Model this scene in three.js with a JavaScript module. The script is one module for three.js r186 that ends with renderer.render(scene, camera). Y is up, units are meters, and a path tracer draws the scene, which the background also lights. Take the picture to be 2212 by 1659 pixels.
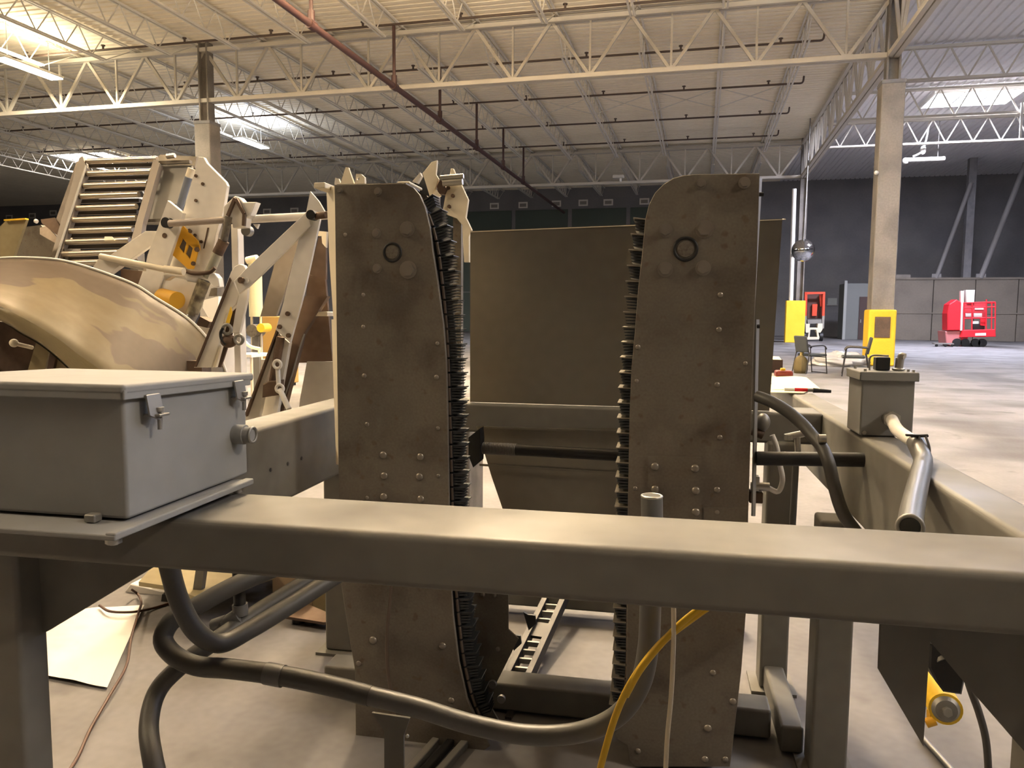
import * as THREE from 'three';
import { RectAreaLightUniformsLib } from 'three/addons/lights/RectAreaLightUniformsLib.js';
import { RoundedBoxGeometry } from 'three/addons/geometries/RoundedBoxGeometry.js';
import { mergeGeometries, toCreasedNormals } from 'three/addons/utils/BufferGeometryUtils.js';
import { ImprovedNoise } from 'three/addons/math/ImprovedNoise.js';

// ---------------------------------------------------------------- camera, light, exposure
const scene = new THREE.Scene();
scene.background = new THREE.Color(0x000000);
const FPX = 1662, IW = 2212, IH = 1659, CAMY = 1.4;
const camera = new THREE.PerspectiveCamera(2 * Math.atan(IH / 2 / FPX) * 180 / Math.PI, IW / IH, 0.05, 200);
camera.rotation.order = 'YXZ';
camera.rotation.set(-0.09141221, 0.23972972, 0.4 * Math.PI / 180);
camera.position.set(0, CAMY, 0);
camera.updateMatrixWorld(true);
const renderer = new THREE.WebGLRenderer({ antialias: true });
renderer.toneMapping = THREE.LinearToneMapping;
renderer.toneMappingExposure = 2.4;
renderer.shadowMap.enabled = true;
RectAreaLightUniformsLib.init();

// fittings: [x, y, z, width, length, colour, power, label]
const WARM = 0xffe8c6, COOL = 0xd8e6ff, NEUT = 0xfff0dc;
const LAMPS = [                                                      // last number: share of added uplight thrown on the roof
  [-21.5, 9.2, -21.4, 0.5, 2.3, 0xfff0d0, 760, 'long white high bay lamp glowing at the left edge of the photo', 0.1],
  [-20.6, 9.2, -32.8, 0.5, 2.3, COOL, 760, 'white high bay lamp with a bluish glow above the roller conveyor', 0.14],
  [-2.6, 9.2, -8.5, 0.5, 2.4, WARM, 540, 'unseen warm overhead lamp just beyond the machine frame, placed to light its top', 3],  // from here down
  [-11.0, 9.2, 0.5, 0.5, 2.4, WARM, 370, 'unseen warm overhead lamp at the near left, placed to light the left machine', 0.6],
  [-12.5, 9.2, -13.5, 0.5, 2.4, WARM, 760, 'unseen warm overhead lamp left of the yellowed machine, placed to light the left side', 0.5],
  [-31.0, 9.2, -10.0, 0.5, 2.4, WARM, 800, 'added unseen warm overhead lamp far to the left, brightening the left roof', 0.4],
  [0.5, 9.2, -14.8, 0.5, 2.4, NEUT, 240, 'added unseen neutral overhead lamp over the open aisle, brightening floor and roof', 3.5],
  [-5.5, 9.2, -15.2, 0.5, 2.4, WARM, 620, 'added unseen warm overhead lamp above the sprinkler main, brightening floor and roof', 1.5],
  [11.5, 9.2, -15.0, 0.5, 2.4, COOL, 110, 'added unseen cool uplight in the right-hand bay, brightening its roof', 15],  // added mostly to throw light up on the right-hand roof
  [11.0, 9.2, 1.0, 0.5, 2.4, NEUT, 430, 'unseen neutral overhead lamp at the near right, placed to light the enclosure side', 0.6],
];
const SKYLIGHTS = [
  [10.5, 10.34, -36.0, 3.2, 2.2, 0xe4e8ff, 2000, 'white skylight panel over the red lift at the right'],
  [-34.8, 10.34, -38.6, 3.6, 2.0, 0xf2eeee, 400, 'white skylight panel behind the top of the roller conveyor'],
  [15.5, 10.34, -9.0, 3.2, 2.2, 0xe4e8ff, 260, 'unseen white skylight panel overhead, placed to light the machine frame from the right'],  // this skylight and the next are out of view, placed to light the right
  [19.0, 10.34, -24.0, 3.2, 2.2, 0xe4e8ff, 450, 'unseen white skylight panel overhead, placed to light the right-hand bay'],
];

// ---------------------------------------------------------------- helpers
const V = (x, y, z) => new THREE.Vector3(x, y, z);
let seed = 7;
function rnd() { seed = (seed * 1664525 + 1013904223) >>> 0; return seed / 4294967296; }
const noise = new ImprovedNoise();
const MA = 0.047;                                  // the machine stands turned by this angle to the building
const cosA = Math.cos(MA), sinA = Math.sin(MA);
const toWorld = (p) => [p[0] * cosA + p[2] * sinA, p[1], -p[0] * sinA + p[2] * cosA];
const toMach = (p) => [p[0] * cosA - p[2] * sinA, p[1], p[0] * sinA + p[2] * cosA];
function rayDir(px, py) { return V((px - IW / 2) / FPX, -(py - IH / 2) / FPX, -1).applyQuaternion(camera.quaternion); }
// where the sight line of a pixel meets a plane of the building (w*) or of the machine (m*)
function wz(px, py, z) { const d = rayDir(px, py), t = z / d.z; return [d.x * t, CAMY + d.y * t, z]; }
function wy(px, py, y) { const d = rayDir(px, py), t = (y - CAMY) / d.y; return [d.x * t, y, d.z * t]; }
function wx(px, py, x) { const d = rayDir(px, py), t = x / d.x; return [x, CAMY + d.y * t, d.z * t]; }
function md(px, py) { const d = rayDir(px, py), q = toMach([d.x, d.y, d.z]); return V(q[0], q[1], q[2]); }
function mz(px, py, z) { const d = md(px, py), t = z / d.z; return [d.x * t, CAMY + d.y * t, z]; }
function my(px, py, y) { const d = md(px, py), t = (y - CAMY) / d.y; return [d.x * t, y, d.z * t]; }
function mx(px, py, x) { const d = md(px, py), t = x / d.x; return [x, CAMY + d.y * t, d.z * t]; }

const used = {};
function numbered(name) { const n = used[name] || 0; used[name] = n + 1; return n ? name + '_' + String(n).padStart(3, '0') : name; }
// a thing: a group at its base; geometry is written in building (or machine) coordinates and moved under the base
function thing(name, label, category, base, group, mach = true) {
  const o = new THREE.Group(); o.name = numbered(name);
  const p = mach ? toWorld(base) : base;
  o.position.set(p[0], p[1], p[2]); o.rotation.y = mach ? MA : 0;
  o.userData = { label, category };
  if (group) o.userData.group = group;
  scene.add(o); o.base0 = base;
  return o;
}
const wthing = (name, label, category, base, group) => thing(name, label, category, base, group, false);
function add(t, name, geom, mat, label) {
  const g = Array.isArray(geom) ? merge(geom) : geom;
  const b = t.base0 || [0, 0, 0];
  if (b[0] || b[1] || b[2]) g.translate(-b[0], -b[1], -b[2]);
  const m = new THREE.Mesh(g, mat); m.name = name; m.castShadow = m.receiveShadow = true;
  if (label) m.userData.label = label;
  t.add(m); m.base0 = b; return m;
}
function share(t, name, geom, mat, pos, quat, scale) {           // a repeat that shares its geometry
  const m = new THREE.Mesh(geom, mat); m.name = name; m.castShadow = m.receiveShadow = true;
  const b = t.base0; m.position.set(pos[0] - b[0], pos[1] - b[1], pos[2] - b[2]);
  if (quat) m.quaternion.copy(quat); if (scale) m.scale.set(...scale);
  t.add(m); return m;
}
function struct(name, geom, mat) {
  const m = new THREE.Mesh(Array.isArray(geom) ? merge(geom) : geom, mat);
  m.name = name; m.userData.kind = 'structure'; m.castShadow = m.receiveShadow = true; scene.add(m); return m;
}
function merge(list) {
  return mergeGeometries(list.map((g) => {
    const n = g.index ? g.toNonIndexed() : g;
    for (const k of Object.keys(n.attributes)) if (!['position', 'normal', 'uv'].includes(k)) n.deleteAttribute(k);
    if (!n.attributes.uv) n.setAttribute('uv', new THREE.BufferAttribute(new Float32Array(n.attributes.position.count * 2), 2));
    return n;
  }));
}
function boxUV(g, s = 1) {                                        // uv in metres from the dominant axis
  const n = g.index ? g.toNonIndexed() : g; const p = n.attributes.position, q = n.attributes.normal; const uv = new Float32Array(p.count * 2);
  for (let i = 0; i < p.count; i++) {
    const ax = Math.abs(q.getX(i)), ay = Math.abs(q.getY(i)), az = Math.abs(q.getZ(i));
    let u, v; if (ay >= ax && ay >= az) { u = p.getX(i); v = p.getZ(i); } else if (ax >= az) { u = p.getZ(i); v = p.getY(i); } else { u = p.getX(i); v = p.getY(i); }
    uv[2 * i] = u * s; uv[2 * i + 1] = v * s;
  }
  n.setAttribute('uv', new THREE.BufferAttribute(uv, 2)); return n;
}
function box(x0, x1, y0, y1, z0, z1, r = 0) {
  const w = Math.abs(x1 - x0), h = Math.abs(y1 - y0), d = Math.abs(z1 - z0);
  const g = r ? new RoundedBoxGeometry(w, h, d, 2, Math.min(r, w / 2.01, h / 2.01, d / 2.01)) : new THREE.BoxGeometry(w, h, d);
  g.translate((x0 + x1) / 2, (y0 + y1) / 2, (z0 + z1) / 2); return boxUV(g);
}
const UP = V(0, 1, 0);
function bar(a, b, w, h = w, r = 0, roll = 0) {                   // a rectangular bar from a to b; w across, h up
  const A = V(...a), B = V(...b), d = B.clone().sub(A), L = d.length(); d.normalize();
  const g = r ? new RoundedBoxGeometry(w, h, L, 2, Math.min(r, w / 2.01, h / 2.01)) : new THREE.BoxGeometry(w, h, L);
  const up = Math.abs(d.y) > 0.999 ? V(0, 0, 1) : UP;
  const x = up.clone().cross(d).normalize(), y = d.clone().cross(x);
  const m = new THREE.Matrix4().makeBasis(x, y, d);
  if (roll) g.rotateZ(roll);
  const gg = boxUV(g); gg.applyMatrix4(m); gg.translate((A.x + B.x) / 2, (A.y + B.y) / 2, (A.z + B.z) / 2); return gg;
}
function rod(a, b, r, seg = 12, r2 = r, open = false) {           // a round bar from a to b
  const A = V(...a), B = V(...b), d = B.clone().sub(A), L = d.length();
  const g = new THREE.CylinderGeometry(r2, r, L, seg, 1, open);
  g.applyQuaternion(new THREE.Quaternion().setFromUnitVectors(UP, d.normalize()));
  g.translate((A.x + B.x) / 2, (A.y + B.y) / 2, (A.z + B.z) / 2); return g;
}
function tube(pts, r, seg = 60, rs = 10, tension = 0.5) {
  const c = new THREE.CatmullRomCurve3(pts.map((p) => V(...p)), false, 'centripetal', tension);
  const g = new THREE.TubeGeometry(c, seg, r, rs, false);
  const caps = [];
  for (const t of [0, 1]) {                                       // closed ends
    const p = c.getPointAt(t), d = c.getTangentAt(t).multiplyScalar(t ? 1 : -1);
    const k = new THREE.CircleGeometry(r, rs); k.applyQuaternion(new THREE.Quaternion().setFromUnitVectors(V(0, 0, 1), d)); k.translate(p.x, p.y, p.z); caps.push(k);
  }
  return merge([g, ...caps]);
}
// a plate: outline of points that lie (nearly) in one plane, given thickness along the plane's normal, away from the viewer
function plate(pts, th, holes = [], bevel = 0) {
  const P = pts.map((p) => V(...p)); const o = P[0].clone();
  const n = V(0, 0, 0);
  for (let i = 0; i < P.length; i++) { const a = P[i], b = P[(i + 1) % P.length]; n.x += (a.y - b.y) * (a.z + b.z); n.y += (a.z - b.z) * (a.x + b.x); n.z += (a.x - b.x) * (a.y + b.y); }
  n.normalize();
  let u = UP.clone().cross(n); if (u.length() < 0.05) u = V(1, 0, 0).sub(n.clone().multiplyScalar(n.x)); u.normalize(); const v = n.clone().cross(u);
  const f = (p) => { const q = V(...(Array.isArray(p) ? p : [p.x, p.y, p.z])).sub(o); return new THREE.Vector2(q.dot(u), q.dot(v)); };
  const s = new THREE.Shape(P.map(f));
  for (const h of holes) { if (h.r) { const c = f(h.c), k = new THREE.Path(); k.absarc(c.x, c.y, h.r, 0, Math.PI * 2, true); s.holes.push(k); } else s.holes.push(new THREE.Path(h.map(f))); }
  const g = new THREE.ExtrudeGeometry(s, { depth: th, bevelEnabled: bevel > 0, bevelSize: bevel, bevelThickness: bevel, bevelSegments: 1, curveSegments: 10 });
  const away = n.z > 0 ? 1 : -1;                                   // put the thickness behind the drawn face
  g.translate(0, 0, away > 0 ? -th : 0);
  g.applyMatrix4(new THREE.Matrix4().makeBasis(u, v, n)); g.translate(o.x, o.y, o.z);
  return boxUV(g);
}
function hexBolt(r = 0.012, h = 0.009) {                          // head + washer, axis +z
  const a = new THREE.CylinderGeometry(r, r, h, 6); a.rotateX(Math.PI / 2); a.translate(0, 0, h / 2 + 0.003);
  const w = new THREE.CylinderGeometry(r * 1.35, r * 1.35, 0.003, 16); w.rotateX(Math.PI / 2); w.translate(0, 0, 0.0015);
  return merge([a, w]);
}
function domeBolt(r = 0.008) {
  const a = new THREE.SphereGeometry(r, 12, 5, 0, Math.PI * 2, 0, Math.PI / 2); a.scale(1, 0.6, 1); a.rotateX(Math.PI / 2); return a;
}

// ---------------------------------------------------------------- procedural textures
const toLin = (c) => { c /= 255; return c <= 0.04045 ? c / 12.92 : ((c + 0.055) / 1.055) ** 2.4; };
function fbm(x, y, o, s) { let a = 0.5, f = 1, t = 0; for (let i = 0; i < o; i++) { t += a * noise.noise(x * f, y * f, s + i * 7.3); a *= 0.5; f *= 2.03; } return t; }
function makeTex(size, fn, srgb = true) {
  const d = new Uint8Array(size * size * 4);
  for (let j = 0; j < size; j++) for (let i = 0; i < size; i++) {
    const c = fn(i / size, j / size); const k = (j * size + i) * 4;
    d[k] = Math.max(0, Math.min(255, c[0])); d[k + 1] = Math.max(0, Math.min(255, c[1])); d[k + 2] = Math.max(0, Math.min(255, c[2])); d[k + 3] = 255;
  }
  const t = new THREE.DataTexture(d, size, size); t.wrapS = t.wrapT = THREE.MirroredRepeatWrapping; t.magFilter = THREE.LinearFilter; t.minFilter = THREE.LinearMipmapLinearFilter; t.generateMipmaps = true;
  t.repeat.set(0.4, 0.4); if (srgb) t.colorSpace = THREE.SRGBColorSpace; t.needsUpdate = true; return t;
}
const mixc = (a, b, t) => [a[0] + (b[0] - a[0]) * t, a[1] + (b[1] - a[1]) * t, a[2] + (b[2] - a[2]) * t];
const hexc = (h) => [(h >> 16) & 255, (h >> 8) & 255, h & 255];
const sst = (a, b, x) => { const t = Math.max(0, Math.min(1, (x - a) / (b - a))); return t * t * (3 - 2 * t); };
// mottled paint or metal: base colour drifting towards a second one, with fine specks
function mottled(c0, c1, scale, amount, speck, s, size = 256) {
  const a = hexc(c0), b = hexc(c1);
  return makeTex(size, (u, v) => {
    const n = fbm(u * scale, v * scale, 5, s); let t = sst(-0.25, 0.4, n) * amount; const c = mixc(a, b, t);
    const f = noise.noise(u * scale * 19, v * scale * 19, s + 3) * speck; return [c[0] + f, c[1] + f, c[2] + f];
  });
}
function roughTex(lo, hi, scale, s, size = 256) { return makeTex(size, (u, v) => { const t = lo + (hi - lo) * sst(-0.3, 0.3, fbm(u * scale, v * scale, 5, s)); return [t * 255, t * 255, t * 255]; }, false); }
function mat(o) { return new THREE.MeshStandardMaterial(o); }
function rep(t, r) { const k = t.clone(); k.repeat.set(r, r); k.needsUpdate = true; return k; }
// ---------------------------------------------------------------- materials
const rA = roughTex(0.42, 0.7, 5, 11), rB = roughTex(0.5, 0.85, 5, 21);
const M = {
  brace: mat({ color: 0x7f7c7a, roughness: 0.7 }),
  joist: mat({ color: 0xd6d0c5, roughness: 0.6 }),
  girder: mat({ color: 0xc2bbae, roughness: 0.6 }),
  deck: mat({ map: mottled(0xf4e9d2, 0xe8dcc4, 6, 0.7, 6, 31), roughness: 0.75 }),
  deckCool: mat({ map: mottled(0xe2e0e0, 0xd8d6d6, 6, 0.7, 6, 32), roughness: 0.75 }),
  pipe: mat({ color: 0x4c332f, roughness: 0.55 }),
  pipeDark: mat({ color: 0x54453c, roughness: 0.55 }),
  wallDark: mat({ map: mottled(0x7c7a7a, 0x6d6c6e, 8, 0.8, 5, 33), roughness: 0.85 }),
  wallGreen: mat({ color: 0x4a534b, roughness: 0.8 }),
  floor: null,
  yellow: mat({ map: mottled(0xf4c832, 0xe6b622, 3, 0.5, 5, 34), roughness: 0.55 }),
  column: mat({ map: rep(mottled(0x847d75, 0x6b655e, 9, 0.9, 8, 35, 512), 0.13), roughness: 0.7 }),
  steelDark: mat({ map: mottled(0x8d8677, 0x6f685d, 4, 0.9, 7, 36, 512), roughnessMap: rA, roughness: 1, metalness: 0.35 }),
  frame: mat({ map: mottled(0x6a675f, 0x5e5b54, 3, 0.8, 5, 37), roughnessMap: rB, roughness: 1, metalness: 0.1 }),
  hopper: mat({ map: mottled(0x7f7a6e, 0x6c675c, 3, 0.9, 4, 38), roughness: 0.38, metalness: 0.75 }),
  chain: mat({ color: 0x2b2d2f, roughness: 0.5, metalness: 0.5 }),
  chainBar: mat({ color: 0x6a5d52, roughness: 0.45, metalness: 0.6 }),
  tooth: mat({ color: 0x9b958a, roughness: 0.4, metalness: 0.7 }),
  boxGrey: mat({ map: mottled(0x888784, 0x7f7e7b, 3, 0.7, 3, 39), roughness: 0.8 }),
  zinc: mat({ color: 0xb5b2aa, roughness: 0.35, metalness: 0.85 }),
  zincDull: mat({ color: 0x8f8c86, roughness: 0.5, metalness: 0.6 }),
  rubber: mat({ color: 0x45433f, roughness: 0.5 }),
  rubberGrey: mat({ color: 0x5c5b58, roughness: 0.42 }),
  black: mat({ color: 0x151413, roughness: 0.5 }),
  beige: mat({ map: mottled(0xe4dfd5, 0xcfc8ba, 3, 0.8, 6, 40), roughness: 0.55 }),
  cream: mat({ color: 0xe2d6bb, roughness: 0.5 }),
  white: mat({ color: 0xdedad2, roughness: 0.5 }),
  rust: mat({ map: mottled(0x6d5744, 0x4a3b30, 4, 0.9, 8, 41), roughness: 0.7, metalness: 0.3 }),
  oldYellow: mat({ color: 0xe0a92a, roughness: 0.5 }),
  red: mat({ color: 0xd01c28, roughness: 0.45 }),
  orange: mat({ color: 0xd8482a, roughness: 0.5 }),
  cable: mat({ color: 0x4a2f1e, roughness: 0.6 }),
  yellowCable: mat({ color: 0xd9b01c, roughness: 0.45 }),
  paper: mat({ color: 0xe2dab6, roughness: 0.9 }),
  partition: mat({ map: rep(mottled(0x7b7266, 0x6a6258, 9, 0.9, 6, 42), 0.07), roughness: 0.8 }),
  plasticBlack: mat({ color: 0x222222, roughness: 0.4 }),
};
{ // concrete floor: trowel clouds, stains, a few scratches
  const a = hexc(0x747170), b = hexc(0x5c5957), c = hexc(0x454240);
  const t = makeTex(1024, (u, v) => {
    const n = fbm(u * 5, v * 5, 6, 51), m = fbm(u * 2 + 4, v * 2, 4, 61), s = fbm(u * 14, v * 14, 3, 71);
    let k = mixc(a, b, sst(-0.2, 0.45, n)); k = mixc(k, c, sst(0.1, 0.4, m) * 0.8); k = mixc(k, c, sst(0.2, 0.45, s) * 0.7);
    const f = noise.noise(u * 160, v * 160, 2) * 5; return [k[0] + f, k[1] + f, k[2] + f];
  });
  const r = makeTex(512, (u, v) => { const g = 0.72 + 0.2 * sst(-0.3, 0.3, fbm(u * 5, v * 5, 5, 81)); return [g * 255, g * 255, g * 255]; }, false);
  t.repeat.set(1, 1); r.repeat.set(1, 1);
  M.floor = mat({ map: t, roughnessMap: r, roughness: 1 });
}
{ // grimy dark plate: oily smudges, rubbed streaks, rust freckles
  const a = hexc(0x746d61), b = hexc(0x5a5248), c = hexc(0x7b766d), r = hexc(0x61523f);
  const t = makeTex(1024, (u, v) => {
    const n = fbm(u * 7, v * 7, 6, 111), m = fbm(u * 3 + 9, v * 3, 4, 121), k1 = fbm(u * 22, v * 7, 4, 131), f = fbm(u * 40, v * 40, 3, 141);
    let k = mixc(a, b, sst(-0.1, 0.4, n)); k = mixc(k, b, sst(0.1, 0.4, m) * 0.7); k = mixc(k, c, sst(0.15, 0.45, k1) * 0.5); k = mixc(k, r, sst(0.22, 0.4, f) * 0.6);
    const g = noise.noise(u * 230, v * 230, 4) * 7; return [k[0] + g, k[1] + g, k[2] + g];
  });
  t.repeat.set(0.62, 0.62); M.steelDark = mat({ map: t, roughnessMap: rA, roughness: 0.95, metalness: 0.35 });
}
// ---------------------------------------------------------------- the hall
const X0 = -64, X1 = 30, Z0 = -56, Z1 = 22, HR = 10.45;
const ZN = -23.75, ZF = -42.9, COLX = 4.9;
{
  const f = box(X0, X1, -0.3, 0, Z0, Z1); const uv = f.attributes.uv; for (let i = 0; i < uv.count; i++) uv.setXY(i, uv.getX(i) / 5, uv.getY(i) / 5);
  struct('floor', f, M.floor);
  const w = (a) => { const g = box(...a); const q = g.attributes.uv; for (let i = 0; i < q.count; i++) q.setXY(i, q.getX(i) / 6, q.getY(i) / 6); return g; };
  struct('wall_back', w([X0, X1, 0, HR + 0.8, Z0 - 0.4, Z0]), M.wallDark);
  struct('wall_left', w([X0 - 0.4, X0, 0, HR + 0.8, Z0, Z1]), M.wallDark);
  struct('wall_right', w([X1, X1 + 0.4, 0, HR + 0.8, Z0, Z1]), M.wallDark);
  struct('wall_front', w([X0, X1, 0, HR + 0.8, Z1, Z1 + 0.4]), M.wallDark);
  // ribbed steel roof deck, ribs running across the joists on the left and along the hall on the right
  const prof = (L) => { const p = []; let s = 0; while (s < L) { p.push([s, 0], [s + 0.19, 0], [s + 0.22, 0.05], [s + 0.27, 0.05]); s += 0.3; } p.push([L, 0]); return p; };
  const sheet = (list, a, b, alongX) => {
    const pos = [], idx = [];
    list.forEach(([s, h]) => { if (alongX) pos.push(a, HR + h, Z0 + s, b, HR + h, Z0 + s); else pos.push(COLX + s, HR + h, a, COLX + s, HR + h, b); });
    for (let i = 0; i < list.length - 1; i++) { const k = 2 * i; idx.push(k, k + 1, k + 2, k + 1, k + 3, k + 2); }
    const g = new THREE.BufferGeometry(); g.setAttribute('position', new THREE.Float32BufferAttribute(pos, 3)); g.setIndex(idx);
    const n = g.toNonIndexed(); n.computeVertexNormals(); const q = boxUV(n); const uv = q.attributes.uv; for (let i = 0; i < uv.count; i++) uv.setXY(i, uv.getX(i) / 8, uv.getY(i) / 8); return q;
  };
  struct('ceiling', [sheet(prof(Z1 - Z0), X0, COLX, true), box(X0, X1, HR + 0.1, HR + 0.35, Z0, Z1)], M.deck);
  struct('ceiling_right', sheet(prof(X1 - COLX), Z0, Z1, false), M.deckCool);
}
// open-web girders and joists
const angle = 0.06;
function truss(t, a, b, yb, yt, n, opt = {}) {                    // a, b: [x, z] of the two ends
  const P = (s, y) => [a[0] + (b[0] - a[0]) * s, y, a[1] + (b[1] - a[1]) * s];
  const L = Math.hypot(b[0] - a[0], b[1] - a[1]), e = (opt.inset || 0) / L, w = opt.w || angle, m = opt.mat || M.joist;
  const gap = opt.gap || 0.03, nx = (b[1] - a[1]) / L, nz = -(b[0] - a[0]) / L;
  const off = (p, k) => [p[0] + nx * k, p[1], p[2] + nz * k];
  add(t, 'top_chord', [1, -1].map((k) => bar(off(P(0, yt), k * (gap + w / 2)), off(P(1, yt), k * (gap + w / 2)), w, w)), m);
  add(t, 'bottom_chord', [1, -1].map((k) => bar(off(P(e, yb), k * (gap + w / 2)), off(P(1 - e, yb), k * (gap + w / 2)), w, w)), m);
  const W = opt.web || 0.035;
  if (opt.separate) {
    for (let i = 0; i < n; i++) {
      const s0 = e + (1 - 2 * e) * i / n, s1 = e + (1 - 2 * e) * (i + 1) / n, sm = (s0 + s1) / 2;
      add(t, 'diagonal', bar(P(s0, yt), P(sm, yb), W, W), m); add(t, 'diagonal', bar(P(sm, yb), P(s1, yt), W, W), m);
      if (opt.posts) add(t, 'web_post', bar(P(sm, yb), P(sm, yt), W * 0.7, W * 0.7), m);
    }
  } else {                                                        // one long bent rod is the web of a bar joist
    const g = [];
    for (let i = 0; i < n; i++) { const s0 = e + (1 - 2 * e) * i / n, s1 = e + (1 - 2 * e) * (i + 1) / n, sm = (s0 + s1) / 2; g.push(bar(P(s0, yt), P(sm, yb), W, W), bar(P(sm, yb), P(s1, yt), W, W)); }
    if (e > 0.002) g.push(bar(P(0.004, yt), P(e, yb), W, W), bar(P(0.996, yt), P(1 - e, yb), W, W));
    add(t, 'web', g, m);
  }
}
const GB = 8.53, GT = 10.2, JB = 9.6, JT = 10.36;
function girder(label, a, b, n) { const t = wthing('roof_girder', label, 'girder', [(a[0] + b[0]) / 2, GB, (a[1] + b[1]) / 2]); truss(t, a, b, GB, GT, n, { w: 0.13, gap: 0.02, web: 0.09, separate: true, posts: true, mat: M.girder }); }
girder('nearest deep roof girder crossing the whole ceiling above the cabinets', [-16.6, ZN], [COLX, ZN], 9);
girder('deep roof girder left of the pale column, its end running out of the photo', [-38, ZN], [-16.6, ZN], 9);
girder('far deep roof girder just above the dark back wall', [-16.6, ZF], [COLX, ZF], 9);
girder('far roof girder behind the roller conveyor at the left', [-38, ZF], [-16.6, ZF], 9);
girder('long roof girder running from the tall right column to the far column', [COLX, ZN], [COLX, ZF], 10);
girder('roof girder running towards the photographer above the tall right column', [COLX, -4.6], [COLX, ZN], 10);
const JX = []; for (let k = -15; k <= 5; k++) JX.push(-2.07 + 2.46 * (k - 2));
const ORD = ['', 'second ', 'third ', 'fourth ', 'fifth ', 'sixth ', 'seventh ', 'eighth ', 'ninth ', 'tenth ', 'eleventh ', 'twelfth ', 'thirteenth ', 'fourteenth ', 'fifteenth ', 'sixteenth ', 'seventeenth ', 'eighteenth '];
let jn = 0;
for (const x of [...JX].reverse()) {
  if (x > COLX - 1 || x < -40) continue;
  const nth = jn ? ORD[jn] + 'from the right' : 'rightmost'; jn++;
  const j = (z0, z1, ph, gr) => { const t = wthing('roof_joist', ph, 'joist', [x, JB, (z0 + z1) / 2], gr); truss(t, [x, z0], [x, z1], JB, JT, 15, { w: 0.055, gap: 0.03, web: 0.028, inset: 1.5 }); };
  j(ZN + 0.05, ZF - 0.05, `pale open web roof joist between the nearest and far girders, ${nth}`, 'roof joists beyond the nearest girder');
  j(-4.6, ZN + 0.05, `pale roof joist on the near side of the nearest girder, ${nth}`, 'roof joists this side of the nearest girder');
  if (x > -22) j(ZF - 0.05, Z0 + 0.1, `pale roof joist between the far girder and back wall, ${nth}`, 'roof joists at the back wall');
}
// joists of the right-hand bay run crosswise
for (let k = 0; k < 3; k++) {
  const z = [-34.2, -29.0, -39.4][k];
  const t = wthing('cross_joist', ['lit white open web joist just below the skylight at the right', 'grey crosswise roof joist this side of the skylight at the right', 'grey crosswise roof joist beyond the skylight at the right'][k], 'joist', [12, 9.3, z]);
  truss(t, [COLX, z], [24, z], 9.25, 10.3, 16, { w: 0.08, gap: 0.03, web: 0.05, inset: 0.6, mat: M.girder });
}
// roof bracing between joists
{
  const t = wthing('roof_bracing', 'thin crossed bracing rods between joists beyond the nearest girder', 'bracing', [-3, JB, -32]);
  for (let k = -2; k < 4; k++) { const x = -2.07 + 2.46 * (k - 2); for (const [u, v] of [[JB, JT], [JT, JB]]) add(t, 'brace', bar([x, u, -32.5], [x + 2.46, v, -32.5], 0.03, 0.03), M.joist); }
}
// columns
function column(label, x, z, opt) {
  const t = wthing('building_column', label, 'column', [x, 0, z]);
  add(t, 'shaft', [box(x - 0.16, x + 0.16, 0, HR, z - 0.02, z + 0.02), box(x - 0.18, x - 0.13, 0, HR, z - 0.18, z + 0.18), box(x + 0.13, x + 0.18, 0, HR, z - 0.18, z + 0.18)], M.column);
  if (opt.casing) {
    const w = opt.casing;
    add(t, 'casing', box(x - w, x + w, 0, 7.75, z - w, z + w, 0.03), M.column, 'mottled grey fire casing round the shaft');
    add(t, 'casing_cap', box(x - w - 0.015, x + w + 0.015, 7.72, 7.83, z - w - 0.015, z + w + 0.015, 0.02), M.wallDark);
  }
  if (opt.guard) {
    const [w, h] = opt.guard;
    const g = add(t, 'guard', box(x - w, x + w, 0.0, h, z - w, z + w, 0.05), M.yellow, 'bright yellow guard round the foot');
    if (opt.panel) add(g, 'notice', box(x - 0.2, x + 0.2, h - 0.78, h - 0.2, z + w, z + w + 0.02), M.rust, 'brown rusty notice plate');
  }
  return t;
}
column('tall grey column with a yellow guard behind the small junction box', 4.92, ZN, { casing: 0.3, guard: [0.36, 1.58], panel: true });
column('pale column rising behind the bluish high bay lamp at the left', -16.6, ZN, { casing: 0.3 });
column('slender dark column behind the wide yellow guard and the convex mirror', 4.95, ZF, {});
column('column with yellow foot at the right edge of the photo', 15.9, ZF + 0.6, { casing: 0.3, guard: [0.4, 2.2] });
{ // wide yellow guard and the white downpipe in front of it
  const b = wz(1716, 741, -42.1); b[1] = 0;
  const t = wthing('column_guard', 'wide flat yellow guard box below the convex mirror', 'guard', b);
  add(t, 'panel', box(b[0] - 0.47, b[0] + 0.47, 0, 2.16, b[2] - 0.5, b[2], 0.03), M.yellow);
  const q = wz(1708, 660, b[2] - 0.2), q2 = wz(1716, 408, b[2] - 0.2);
  const p = wthing('downpipe', 'white downpipe standing between cabinet and dark far column', 'pipe', [q[0], 2.17, q[2]]);
  add(p, 'pipe', rod([q[0], 2.17, q[2]], [q2[0], q2[1], q[2]], 0.11, 14), M.white);
  add(p, 'coupling', rod([q[0] + 0.02, 4.4, q[2]], [q[0] + 0.02, 4.55, q[2]], 0.14, 14), M.zincDull);
  const mpos = wz(1735, 541, -38.5);
  const k = wthing('convex_mirror', 'round convex safety mirror hanging above the wide yellow guard', 'mirror', mpos);
  const s = new THREE.SphereGeometry(0.52, 28, 20); s.translate(...mpos); add(k, 'dome', s, mat({ color: 0xdadada, roughness: 0.06, metalness: 1 }));
  add(k, 'bracket', rod([mpos[0], mpos[1] + 0.45, mpos[2]], [mpos[0] + 0.1, HR + 0.02, mpos[2] - 0.2], 0.03, 8), M.zincDull);
}
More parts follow.
